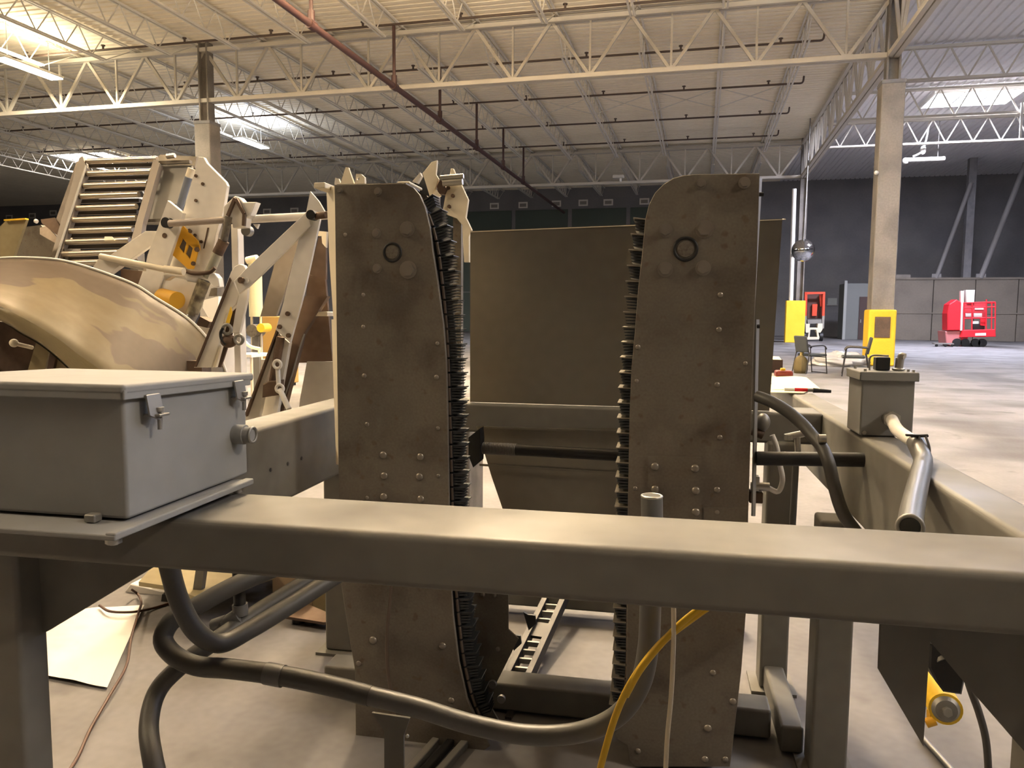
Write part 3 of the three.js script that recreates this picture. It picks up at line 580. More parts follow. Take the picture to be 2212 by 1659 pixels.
{
  const outline = [[1640, 376], [1500, 378], [1478, 380], [1455, 386], [1434, 399], [1416, 417], [1403, 442], [1395, 475], [1389, 540], [1380, 620], [1372, 720], [1365, 800], [1361, 900], [1357, 1110], [1356, 1250], [1354, 1500], [1336, 1560], [1328, 1592], [1356, 1609], [1360, 1640], [1372, 1655], [1576, 1655], [1600, 1450], [1611, 1310], [1615, 1115], [1626, 760], [1634, 560]];
  const t = thing('chain_cabinet', 'right dark steel chain cabinet with a bolted patch plate', 'cabinet', [0.08, 0, -2.4]);
  const P = outline.map((q) => mz(q[0], q[1], ZC));
  add(t, 'front_plate', plate(P, 0.012, [], 0.0015), M.steelDark);
  add(t, 'back_plate', plate(P.map((p) => [p[0] + 0.004, p[1], -2.452]), 0.01), M.steelDark);
  const e = (i, j) => { const a = P[i], b = P[j]; return plate([[a[0] - 0.001, a[1], -2.313], [b[0] - 0.001, b[1], -2.313], [b[0] - 0.001, b[1], -2.451], [a[0] - 0.001, a[1], -2.451]], 0.008); };
  add(t, 'side_plate', [e(26, 0), e(25, 26), e(24, 25), e(23, 24), e(22, 23), e(21, 22)], M.steelDark);
  add(t, 'top_plate', e(0, 1), M.steelDark);
  bearing(t, 1481, 538, 23);
  bolts(t, 'bolt', [[1438, 498, 11], [1522, 495, 14], [1437, 582, 12], [1519, 579, 12], [1514, 397, 8], [1608, 395, 9]], (r) => hexBolt(R_(r), 0.009), boltMat);
  bolts(t, 'screw', [[1556, 637, 6], [1553, 712, 6], [1549, 831, 6], [1555, 945, 6], [1378, 750, 6], [1375, 823, 5], [1549, 1058, 7], [1549, 1106, 7], [1540, 1453, 7], [1583, 1515, 8], [1529, 1573, 9], [1523, 1640, 8], [1567, 1640, 7], [1378, 1622, 7], [1372, 1055, 5], [1610, 785, 5]], (r) => domeBolt(R_(r)), boltMat);
  const pp = add(t, 'patch_plate', plate([mz(1400, 985, -2.293), mz(1400, 1150, -2.293), mz(1515, 1150, -2.293), mz(1515, 988, -2.293)], 0.006), M.steelDark);
  bolts(pp, 'rivet', [[1415, 1008, 9], [1501, 1012, 9], [1415, 1057, 9], [1503, 1060, 9], [1503, 1106, 9], [1415, 1106, 9]], (r) => domeBolt(R_(r)), boltMat, -2.293);
  add(t, 'seam_cover', plate([mz(1520, 1096, -2.296), mz(1520, 1160, -2.296), mz(1613, 1160, -2.296), mz(1614, 1098, -2.296)], 0.004), M.steelDark);
  // folded edge rail on the outer side
  add(t, 'edge_rail', [plate([mz(1638, 384, -2.33), mz(1623, 680, -2.33), mz(1630, 680, -2.42), mz(1648, 384, -2.42)], 0.004), plate([mz(1634, 690, -2.33), mz(1626, 1115, -2.33), mz(1632, 1115, -2.36), mz(1641, 690, -2.36)], 0.004)], M.zincDull);
  for (const y of [420, 705]) add(t, 'rail_bolt', rod(mz(1640 - (y - 400) * 0.03, y, -2.34), mz(1650 - (y - 400) * 0.03, y, -2.34), 0.006, 8), M.black);
}
// ---------------------------------------------------------------- toothed slat chains running over the cabinets' inner edges
function chain(t, path, side, reach, zb, lipMat = M.tooth) {                        // path: [x, y] points; side +1: teeth towards +x of travel
  const c = new THREE.CatmullRomCurve3(path.map((p) => V(p[0], p[1], 0)), false, 'centripetal');
  const L = c.getLength(), pitch = 0.0455, n = Math.floor(L / pitch);
  const zf = -2.318, W = zf - zb;
  const s = side;
  // one link, x outwards, y along the chain, z depth
  const barG = [box(-0.004, 0.004, -pitch * 0.44, pitch * 0.44, -0.012, 0, 0.002)];
  const body = [box(-0.016, 0.004, -pitch * 0.47, pitch * 0.47, -W, -0.008)];
  const lip = [box(0.004, reach, pitch * 0.36, pitch * 0.44, -W, -0.01, 0.001)];
  const teeth = [];
  for (let k = 0; k < 4; k++) {
    const y = -pitch * 0.42 + k * pitch * 0.2; const r = reach * (0.72 + 0.05 * k);
    const sh = new THREE.Shape([new THREE.Vector2(0.003, y), new THREE.Vector2(r, y + pitch * 0.05), new THREE.Vector2(r + 0.002, y + pitch * 0.11), new THREE.Vector2(0.003, y + pitch * 0.17)]);
    const g = new THREE.ExtrudeGeometry(sh, { depth: W - 0.02, bevelEnabled: false }); g.translate(0, 0, -W + 0.004); teeth.push(boxUV(g));
  }
  const mk = (l) => { const g = merge(l); if (s < 0) { g.scale(-1, 1, 1); const p = g.attributes; for (const k of Object.keys(p)) { const a = p[k], z = a.itemSize; for (let i = 0; i < a.count; i += 3) for (let j = 0; j < z; j++) { const q = a.array[(i + 1) * z + j]; a.array[(i + 1) * z + j] = a.array[(i + 2) * z + j]; a.array[(i + 2) * z + j] = q; } } } return g; };
  const GB_ = mk(barG), GD = mk(body), GL = mk(lip), GT_ = mk(teeth);
  for (let i = 0; i < n; i++) {
    const u = (i + 0.5) * pitch / L, p = c.getPointAt(u), d = c.getTangentAt(u);
    const q = new THREE.Quaternion().setFromAxisAngle(V(0, 0, 1), Math.atan2(-d.x, d.y) + (d.y < 0 ? Math.PI : 0));
    const m = share(t, 'slat', GD, M.chain, [p.x, p.y, zf], q);
    for (const [nm, g, mt] of [['link_bar', GB_, M.chainBar], ['lip', GL, lipMat], ['teeth', GT_, M.tooth2]]) { const k = new THREE.Mesh(g, mt); k.name = nm; k.castShadow = k.receiveShadow = true; m.add(k); }
  }
}
{
  const t = thing('slat_chain', 'toothed black slat chain running down the inner edge of the left cabinet', 'chain', [-0.7, 1.0, -2.36]);
  const px = [[905, 432], [926, 470], [938, 510], [945, 545], [953, 610], [960, 680], [965, 760], [968, 850], [971, 950], [974, 1060], [978, 1160], [982, 1260], [990, 1350], [1002, 1440], [1022, 1520], [1050, 1580]];
  chain(t, px.map((q) => { const p = mz(q[0], q[1], -2.31); return [p[0], p[1]]; }), 1, 0.044, -2.40, M.tooth2);
  const u = thing('slat_chain', 'toothed black slat chain with shining lips on the inner edge of the right cabinet', 'chain', [-0.1, 1.0, -2.36]);
  const qx = [[1396, 470], [1388, 520], [1381, 580], [1375, 650], [1370, 720], [1364, 800], [1360, 880], [1357, 980], [1354, 1090], [1352, 1200], [1350, 1320], [1348, 1440], [1340, 1540], [1334, 1580]];
  chain(u, qx.map((q) => { const p = mz(q[0], q[1], -2.31); return [p[0] + 0.008, p[1]]; }), -1, 0.046, -2.43);
}
// ---------------------------------------------------------------- hopper plates between the cabinets
{
  const t = thing('back_panel', 'wide upright sheet metal panel behind the two chain cabinets', 'panel', [-0.15, 1.05, -3.1]);
  const z = -2.955;
  const A = mz(1016, 499, z), B = mz(1690, 472, z);
  add(t, 'sheet', plate([[A[0], A[1], z], [A[0], FT, z], [B[0] - 0.02, FT, z], [B[0], B[1], z]], 0.004), M.hopper);
  add(t, 'top_lip', plate([[A[0], A[1] - 0.002, z + 0.002], [B[0] + 0.012, B[1] - 0.002, z + 0.002], [B[0] + 0.012, B[1] + 0.006, z - 0.06], [A[0], A[1] + 0.006, z - 0.06]], 0.003), M.cream);
  const u = thing('lower_panel', 'tapered dark sheet metal panel below the wide upright panel', 'panel', [-0.2, 0.6, -2.92]);
  const q = -2.88;
  add(u, 'sheet', plate([mz(1030, 925, q), mz(1062, 1030, q), mz(1086, 1100, q), mz(1110, 1275, q), mz(1330, 1300, q), mz(1600, 1320, q), mz(1600, 925, q)], 0.004), M.hopper);
  add(u, 'folded_edge', [bar(mz(1036, 1004, q + 0.015), mz(1330, 1022, q + 0.015), 0.004, 0.008), bar(mz(1030, 922, q + 0.01), mz(1600, 940, q + 0.01), 0.02, 0.006)], M.hopper);
  const s = thing('lead_screw', 'dark threaded screw shaft running level between the two cabinets', 'shaft', mz(1170, 975, -2.6));
  const a = mz(1015, 966, -2.6), b = mz(1360, 985, -2.6);
  add(s, 'shaft', rod(a, b, 0.02, 20), M.black);
  const g = []; for (let k = 0; k < 26; k++) { const x = a[0] + 0.035 + k * 0.0052; const tg = new THREE.TorusGeometry(0.0205, 0.0016, 6, 18); tg.rotateY(Math.PI / 2 - 0.15); tg.translate(x, a[1] + (b[1] - a[1]) * (x - a[0]) / (b[0] - a[0]), -2.6); g.push(tg); }
  add(s, 'thread', g, M.zincDull);
  add(s, 'nut_block', plate([mz(1012, 945, -2.56), mz(1012, 985, -2.56), mz(1022, 1010, -2.56), mz(1036, 998, -2.56), mz(1038, 950, -2.56), mz(1036, 926, -2.56)], 0.06), M.chain);
  // dark riveted plate low between the cabinets
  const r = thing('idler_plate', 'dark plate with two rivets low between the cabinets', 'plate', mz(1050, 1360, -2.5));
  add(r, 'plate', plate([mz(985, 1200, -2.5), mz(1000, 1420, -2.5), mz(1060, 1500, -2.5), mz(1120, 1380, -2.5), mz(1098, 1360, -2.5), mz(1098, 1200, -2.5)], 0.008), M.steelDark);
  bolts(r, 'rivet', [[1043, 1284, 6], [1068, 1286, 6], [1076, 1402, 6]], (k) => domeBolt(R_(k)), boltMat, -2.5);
}
M.trackDark = mat({ color: 0x2c2825, roughness: 0.55, metalness: 0.3 });
// inclined track that leads away from the foot of the left cabinet
{
  const t = thing('inclined_track', 'dark slotted chain track slanting up to the right below the front beam', 'track', mz(1130, 1430, -2.75));
  const c0 = mz(1078, 1560, -2.5), c1 = mz(1205, 1290, -3.3);
  const L = (k, dx) => [c0[0] + (c1[0] - c0[0]) * k + dx, c0[1] + (c1[1] - c0[1]) * k, c0[2] + (c1[2] - c0[2]) * k];
  for (const dx of [-0.045, 0.033]) add(t, 'rail', bar(L(0, dx), L(1.15, dx), 0.022, 0.05), M.trackDark);
  for (let k = 0; k < 17; k++) { const u = 0.02 + k * 0.068; if (k > 8 && k < 11) continue; add(t, 'cross_slat', bar(L(u, -0.035), L(u, 0.025), 0.012, 0.02), M.zincDull); }
  add(t, 'web_plate', bar(L(0, -0.005), L(0.33, -0.005), 0.07, 0.012), M.trackDark);
  add(t, 'web_plate', bar(L(0.62, -0.005), L(0.74, -0.005), 0.07, 0.012), M.trackDark);
  const hook = (x, y, z) => plate([mz(x, y, z), mz(x + 12, y + 40, z), mz(x + 28, y + 25, z), mz(x + 26, y + 8, z), mz(x + 10, y + 6, z)], 0.012);
  add(t, 'flight_hook', hook(1130, 1322, -2.95), M.chain); add(t, 'flight_hook', hook(1098, 1366, -2.8), M.chain);
  const e = new THREE.CylinderGeometry(0.014, 0.014, 0.012, 16); e.rotateX(Math.PI / 2); e.translate(...mz(1064, 1478, -2.48)); add(t, 'roller', e, M.zincDull);
  const e2 = new THREE.CylinderGeometry(0.014, 0.014, 0.012, 16); e2.rotateX(Math.PI / 2); e2.translate(...mz(1083, 1510, -2.48)); add(t, 'roller', e2, M.zincDull);
  const b = thing('steel_rails', 'two parallel bright steel rails on the floor at the bottom edge', 'rails', my(950, 1640, 0));
  for (const [x0, x1] of [[918, 870], [952, 905], [985, 938]]) add(b, 'rail', bar(my(x0 + 24, 1600, 0.013), my(x1 - 60, 1750, 0.013), 0.025, 0.024, 0.004), x0 === 952 ? M.black : M.zincDull);
}
// ---------------------------------------------------------------- the old beige machine on the left
const pl = (l, z) => l.map((q) => mz(q[0], q[1], q.length > 2 ? q[2] : z));
const dot = (t, name, x, y, z, r, mt, h = 0.012) => { const g = new THREE.CylinderGeometry(r, r, h, 16); g.rotateX(Math.PI / 2); const p = mz(x, y, z); g.translate(p[0], p[1], p[2] + h / 2); return add(t, name, g, mt); };
const crop5 = (l) => l.map(([x, y]) => [500 + x / 6.379, 400 + y / 6.379]);
const crop4 = (l) => l.map(([x, y]) => [400 + x / 6.379, 560 + y / 6.379]);
const crop6 = (l) => l.map(([x, y]) => [520 + x / 6.145, 640 + y / 6.145]);
const crop2 = (l) => l.map(([x, y]) => [280 + x / 7.54, 330 + y / 7.54]);
const crop3 = (l) => l.map(([x, y]) => [180 + x / 6.913, 500 + y / 6.913]);
const crop8 = (l) => l.map(([x, y]) => [200 + x / 3.95, 1190 + y / 3.95]);
{ // nearer linkage
  const z = -3.65;
  const t = thing('linkage_arm', 'pale bolted lever linkage of long arms just left of the left dark cabinet', 'linkage', [mz(560, 700, z)[0], 0, z]);
  add(t, 'apex_plate', plate(pl(crop5([[1085, 85], [1030, 370], [1090, 560], [1285, 365], [1205, 225]]), z), 0.014), M.beige);
  add(t, 'diagonal_arm', plate(pl(crop5([[1035, 372], [215, 1148], [45, 1320], [110, 1490], [225, 1400], [420, 1222], [940, 705], [1090, 560]]), z + 0.03), 0.016, [], 0.002), M.beige);
  add(t, 'right_arm', plate(pl([...crop5([[1090, 440], [940, 705], [720, 1620]]), ...crop6([[470, 440], [655, 612]]), ...crop5([[955, 1640], [1065, 1180], [1215, 480], [1180, 420]])], z + 0.015), 0.014, [], 0.002), M.beige);
  add(t, 'lower_rail', plate(pl(crop6([[480, 450], [60, 1600], [60, 1760], [215, 1760], [245, 1580], [345, 1080], [430, 800], [535, 520]]), z - 0.01), 0.03), M.beige);
  add(t, 'lower_rail', plate(pl(crop6([[575, 560], [520, 850], [505, 1150], [430, 1500], [400, 1760], [470, 1760], [490, 1500], [545, 1170], [645, 620]]), z - 0.01), 0.03), M.beige);
  add(t, 'centre_rod', rod(mz(520 + 530 / 6.145, 640 + 540 / 6.145, z + 0.0), mz(520 + 420 / 6.145, 640 + 1200 / 6.145, z + 0.0), 0.022, 14), M.rust);
  add(t, 'side_edge', plate(pl(crop6([[470, 440], [55, 1560], [70, 1600], [485, 460]]), z + 0.012), 0.03), M.rust);
  const c = add(t, 'clevis', plate(pl(crop6([[380, 1140], [500, 1130], [490, 1300], [410, 1310], [300, 1330], [310, 1180]]), z + 0.04), 0.05, [], 0.006), M.rust);
  add(c, 'tie_rod', rod(mz(520 + 520 / 6.145, 640 + 1240 / 6.145, z + 0.06), mz(520 + 640 / 6.145, 640 + 1500 / 6.145, z + 0.1), 0.014, 10), M.beige);
  for (const [x, y] of [[518, 1225], [485, 905]]) { const p = mz(520 + x / 6.145, 640 + y / 6.145, z + 0.06); const g = new THREE.TorusGeometry(0.02, 0.008, 8, 18); g.translate(...p); add(c, 'eye', g, M.beige); }
  add(c, 'link', rod(mz(520 + 490 / 6.145, 640 + 940 / 6.145, z + 0.05), mz(520 + 505 / 6.145, 640 + 1190 / 6.145, z + 0.05), 0.012, 8), M.beige);
  for (const [x, y] of [[632, 232], [524, 405], [642, 520]]) dot(t, 'bolt', 520 + x / 6.145, 640 + y / 6.145, z + 0.016, 0.012, M.rust);
  dot(t, 'pivot_nut', 500 + 1150 / 6.379, 400 + 425 / 6.379, z + 0.03, 0.024, M.black, 0.05);
  dot(t, 'pivot_pin', 526, 606, z + 0.03, 0.016, M.rust, 0.03); dot(t, 'pivot_washer', 533, 606, z + 0.03, 0.016, M.beige, 0.014);
  add(t, 'pivot_shaft', rod(mz(680, 467, z + 0.05), mz(706, 464, z + 0.08), 0.017, 14), M.rust);
  // left lower arm
  add(t, 'left_arm', plate(pl(crop4([[640, 180], [690, 105], [750, 75], [800, 90], [835, 140], [665, 310], [745, 480], [700, 620], [560, 760], [440, 1240], [360, 1485], [130, 1485], [330, 1010], [610, 260]]), z - 0.03), 0.03, [], 0.003), M.beige);
  add(t, 'left_arm_edge', plate(pl(crop4([[610, 250], [325, 980], [120, 1485], [150, 1485], [345, 1010], [630, 290]]), z - 0.02), 0.04), M.rust);
  add(t, 'branch_arm', plate(pl(crop4([[750, 480], [860, 400], [850, 540], [745, 1010], [650, 1010], [690, 760]]), z - 0.02), 0.02, [], 0.002), M.beige);
  add(t, 'dark_slot_plate', plate(pl(crop4([[660, 330], [740, 480], [650, 1010], [490, 1490], [420, 1490], [560, 900], [620, 640]]), z - 0.06), 0.01), M.rust);
  add(t, 'yellow_stripe', plate(pl(crop4([[625, 655], [645, 730], [590, 930], [550, 900]]), z - 0.01), 0.006), M.yellow);
  const b = mz(400 + 600 / 6.379, 560 + 1130 / 6.379, z + 0.03); const sp = new THREE.SphereGeometry(0.036, 16, 12); sp.scale(1.2, 0.95, 1); sp.translate(...b); const bj = add(t, 'ball_joint', sp, M.rust);
  for (const [x, y, r] of [[575, 965, 0.024], [742, 1105, 0.022]]) { const g = new THREE.TorusGeometry(r, 0.009, 8, 20); g.translate(...mz(400 + x / 6.379, 560 + y / 6.379, z + 0.05)); add(bj, 'ring', g, M.zincDull); }
  add(bj, 'hose', tube(pl(crop4([[520, 950], [490, 1010], [500, 1100], [560, 1180]]), z + 0.06), 0.008, 20, 8), M.black);
  add(t, 'pale_bar', plate(pl(crop4([[480, 1170], [500, 1200], [420, 1490], [380, 1490]]), z - 0.02), 0.02), M.cream);
  // grey plate between the arms, dark channel and lower sheets at the right
  add(t, 'grey_plate', plate(pl(crop5([[940, 705], [830, 830], [600, 1060], [440, 1659], [395, 1810], [610, 1810], [720, 1500]]), z - 0.12), 0.02), mat({ map: mottled(0x978c7d, 0x7b6f62, 4, 0.9, 6, 43), roughness: 0.6 }));
  add(t, 'dark_channel', plate(pl(crop6([[850, 0], [780, 230], [640, 660], [540, 1180], [470, 1560], [560, 1560], [700, 1000], [820, 520], [1150, 0]]), z - 0.05), 0.04), M.rust);
  add(t, 'channel_trim', tube(pl(crop6([[845, 500], [760, 760], [680, 1040], [580, 1330], [490, 1520]]), z - 0.045), 0.004, 30, 6), M.zincDull);
  add(t, 'dark_panel', plate(pl([...crop5([[1060, 1230], [1290, 1290]]), [718, 782], [640, 784], [655, 690]], z - 0.2), 0.02), M.rust);
  add(t, 'upper_dark_panel', plate(pl(crop5([[1200, 720], [1300, 720], [1300, 1300], [1070, 1230]]), z - 0.16), 0.02), M.rust);
  add(t, 'clip', plate(pl(crop5([[1190, 630], [1310, 640], [1300, 860], [1250, 800], [1240, 700], [1185, 700]]), z - 0.1), 0.02), M.cream);
  add(t, 'lower_sheet', plate(pl([[663, 781], [722, 781], [724, 870], [645, 890], [648, 862]], z - 0.12), 0.015), M.beige);
  add(t, 'shelf_bar', box(mz(668, 676, z - 0.1)[0], mz(714, 676, z - 0.1)[0], mz(690, 683, z - 0.1)[1], mz(690, 673, z - 0.1)[1], z - 0.16, z - 0.06, 0.004), M.cream);
  // uprights that carry it
  for (const [x, zz] of [[mz(566, 860, z)[0], z - 0.1], [mz(690, 860, z)[0], z - 0.25]]) add(t, 'upright', box(x - 0.05, x + 0.05, 0, 1.15, zz - 0.05, zz + 0.02, 0.006), M.beige);
  for (const q of [[646, 1344], [673, 1346]]) { const p = my(q[0], q[1], 0); add(t, 'levelling_foot', [rod([p[0], 0, p[2]], [p[0], 0.02, p[2]], 0.03, 12)], M.black); }
}
{ // farther linkage with the yellow window plate
  const z = -4.9;
  const t = thing('lever_machine', 'big beige lever machine with bolted side plate and yellow window plate', 'machine', [mz(400, 600, z)[0], 0, z]);
  add(t, 'side_plate', plate(pl([...crop2([[1130, 75], [1200, 80], [1250, 170], [1560, 480], [1585, 540], [1520, 960], [1400, 1330]]), [452, 585], [417, 600], [368, 640], [360, 690], [330, 690], [371, 551], ...crop2([[870, 985], [1060, 340]])], z), 0.03, [], 0.003), M.beige);
  for (const [x, y] of [[1090, 380], [1200, 510], [1090, 780], [985, 1265], [1075, 1345], [1175, 1450]]) dot(t, 'bolt', 280 + x / 7.54, 330 + y / 7.54, z, 0.011, M.rust);
  add(t, 'slot', plate(pl(crop2([[1265, 1220], [1290, 1220], [1215, 1560], [1195, 1560]]), z + 0.006), 0.005), M.rust);
  add(t, 'left_arm', plate(pl(crop3([[930, 0], [120, 555], [0, 620], [200, 680], [400, 640], [700, 420], [1030, 190], [1090, 0]]), z + 0.03), 0.03, [], 0.003), M.beige);
  add(t, 'right_arm', plate(pl([...crop2([[625, 785], [500, 1130], [300, 1659]]), ...crop3([[940, 470], [820, 800], [780, 960], [1000, 1060], [1090, 960], [1210, 620], [1420, 0]]), ...crop2([[870, 985]])], z + 0.06), 0.03, [], 0.003), M.beige);
  dot(t, 'arm_hole', 280 + 575 / 7.54, 330 + 1350 / 7.54, z + 0.06, 0.018, M.rust, 0.006);
  dot(t, 'shaft_collar', 280 + 655 / 7.54, 330 + 1150 / 7.54, z + 0.07, 0.036, M.black, 0.05);
  add(t, 'cross_shaft', rod(mz(366, 483, z + 0.12), mz(505, 474, z + 0.12), 0.023, 16), mat({ color: 0xa1958a, roughness: 0.45 }));
  const yp = add(t, 'window_plate', plate(pl([...crop2([[870, 1190]]), [427, 520], [431, 540], ...crop3([[1730, 200], [1640, 560], [1560, 560], [1330, 350], [1430, 0]])], z + 0.04), 0.012, [pl(crop3([[1480, 95], [1540, 170], [1500, 330], [1420, 235]]), z + 0.04), pl(crop3([[1570, 190], [1635, 250], [1590, 420], [1520, 330]]), z + 0.04)]), M.oldYellow, 'yellow plate with two openings');
  add(yp, 'glass_back', plate(pl(crop3([[1470, 60], [1650, 230], [1600, 450], [1410, 250]]), z + 0.02), 0.006), mat({ color: 0x7c766e, roughness: 0.4 }));
  for (const [x, y, r] of [[1705, 270, 0.017], [1650, 480, 0.015], [1605, 0, 0.012]]) dot(yp, 'knob', 180 + x / 6.913, 500 + y / 6.913, z + 0.045, r, M.rust);
  // hydraulic cylinder
  const a = mz(494, 468, z + 0.16), b = mz(484, 520, z + 0.16), c = mz(470, 548, z + 0.16), d = mz(448, 600, z + 0.16);
  add(t, 'piston_rod', rod(a, b, 0.024, 14), M.steelDark);
  add(t, 'gland_nut', rod(b, c, 0.037, 8), M.rust);
  add(t, 'cylinder_tube', rod(c, d, 0.032, 14), mat({ color: 0x9a9683, roughness: 0.5 }));
  const br = add(t, 'bracket', plate(pl(crop3([[1210, 640], [1500, 600], [1850, 610], [1960, 640], [2010, 700], [2030, 815], [1960, 830], [1880, 740], [1760, 700], [1700, 760], [1560, 740], [1520, 670], [1330, 660], [1230, 720]]), z + 0.18), 0.05, [], 0.004), M.beige);
  add(br, 'bracket_top', tube(pl(crop3([[1510, 580], [1620, 620], [1760, 625], [1900, 600], [1970, 540]]), z + 0.19), 0.014, 24, 8), M.rust);
  add(t, 'spring_rod', rod(mz(180 + 1810 / 6.913, 500 + 730 / 6.913, z + 0.17), mz(180 + 1620 / 6.913, 500 + 1240 / 6.913, z + 0.17), 0.042, 16), mat({ map: mottled(0xa59a7c, 0x5b5040, 9, 1, 10, 44), roughness: 0.55, metalness: 0.3 }));
  add(t, 'rod_foot', rod(mz(180 + 1660 / 6.913, 500 + 1220 / 6.913, z + 0.17), mz(180 + 1600 / 6.913, 500 + 1340 / 6.913, z + 0.17), 0.03, 12), M.zincDull);
  add(t, 'dark_block', plate(pl(crop3([[1740, 1270], [1890, 1350], [1850, 1440], [1680, 1400]]), z + 0.1), 0.08), M.rust);
  add(t, 'upper_block', plate(pl(crop3([[1910, 850], [2000, 840], [2000, 960], [1870, 970]]), z - 0.05), 0.05), M.steelDark);
  add(t, 'yellow_cap', [rod(mz(350, 641, z + 0.12), mz(383, 649, z + 0.2), 0.058, 24)], M.oldYellow, 'yellow round end cap');
  add(t, 'face_plate', plate(pl(crop3([[1240, 660], [1700, 770], [1540, 1260], [1120, 1000], [1190, 760]]), z + 0.05), 0.02), M.beige);
  add(t, 'conduit', [tube(pl(crop3([[255, 372], [600, 440], [1215, 565]]), z + 0.24), 0.021, 20, 10), tube(pl(crop3([[1215, 560], [1500, 600]]), z + 0.24), 0.026, 10, 10)], M.cream);
  add(t, 'bracket_box', plate(pl(crop3([[250, 375], [130, 550], [400, 620], [540, 510], [900, 590], [900, 540], [300, 390]]), z + 0.22), 0.03), M.beige);
  add(t, 'gear_block', plate(pl(crop3([[560, 560], [880, 590], [810, 830], [560, 700]]), z + 0.0), 0.05), M.rust);
  // clevis head and beam to the right
  const h = add(t, 'clevis_head', plate(pl(crop2([[1550, 880], [1720, 720], [1780, 740], [1850, 820], [2045, 815], [1960, 1010], [1900, 1060], [1880, 1200], [1700, 1210], [1660, 1060], [1540, 1040]]), z + 0.14), 0.06, [], 0.006), M.beige);
  add(h, 'clevis_rib', [bar(mz(280 + 1720 / 7.54, 330 + 740 / 7.54, z + 0.16), mz(280 + 1600 / 7.54, 330 + 1030 / 7.54, z + 0.16), 0.02, 0.02), bar(mz(280 + 1740 / 7.54, 330 + 760 / 7.54, z + 0.16), mz(280 + 1870 / 7.54, 330 + 1000 / 7.54, z + 0.16), 0.02, 0.02), bar(mz(280 + 1870 / 7.54, 330 + 1000 / 7.54, z + 0.16), mz(280 + 1860 / 7.54, 330 + 1190 / 7.54, z + 0.16), 0.02, 0.02)], M.rust);
  add(t, 'cross_tube', rod(mz(530, 474, z + 0.05), mz(712, 465, z + 0.05), 0.027, 16), M.beige);
  add(t, 'tube_lug', plate(pl(crop5([[295, 535], [375, 535], [350, 600]]), z + 0.07), 0.02), M.beige);
  dot(t, 'round_weight', 539, 500, z + 0.02, 0.035, M.zincDull, 0.05);
  add(t, 'base_block', box(mz(330, 700, z)[0], mz(470, 700, z)[0], 0, 1.3, z - 0.25, z - 0.05, 0.01), M.beige);
  add(t, 'post', box(mz(508, 600, z)[0] - 0.035, mz(508, 600, z)[0] + 0.015, 0, 2.0, z - 0.1, z - 0.02, 0.005), M.beige);
}
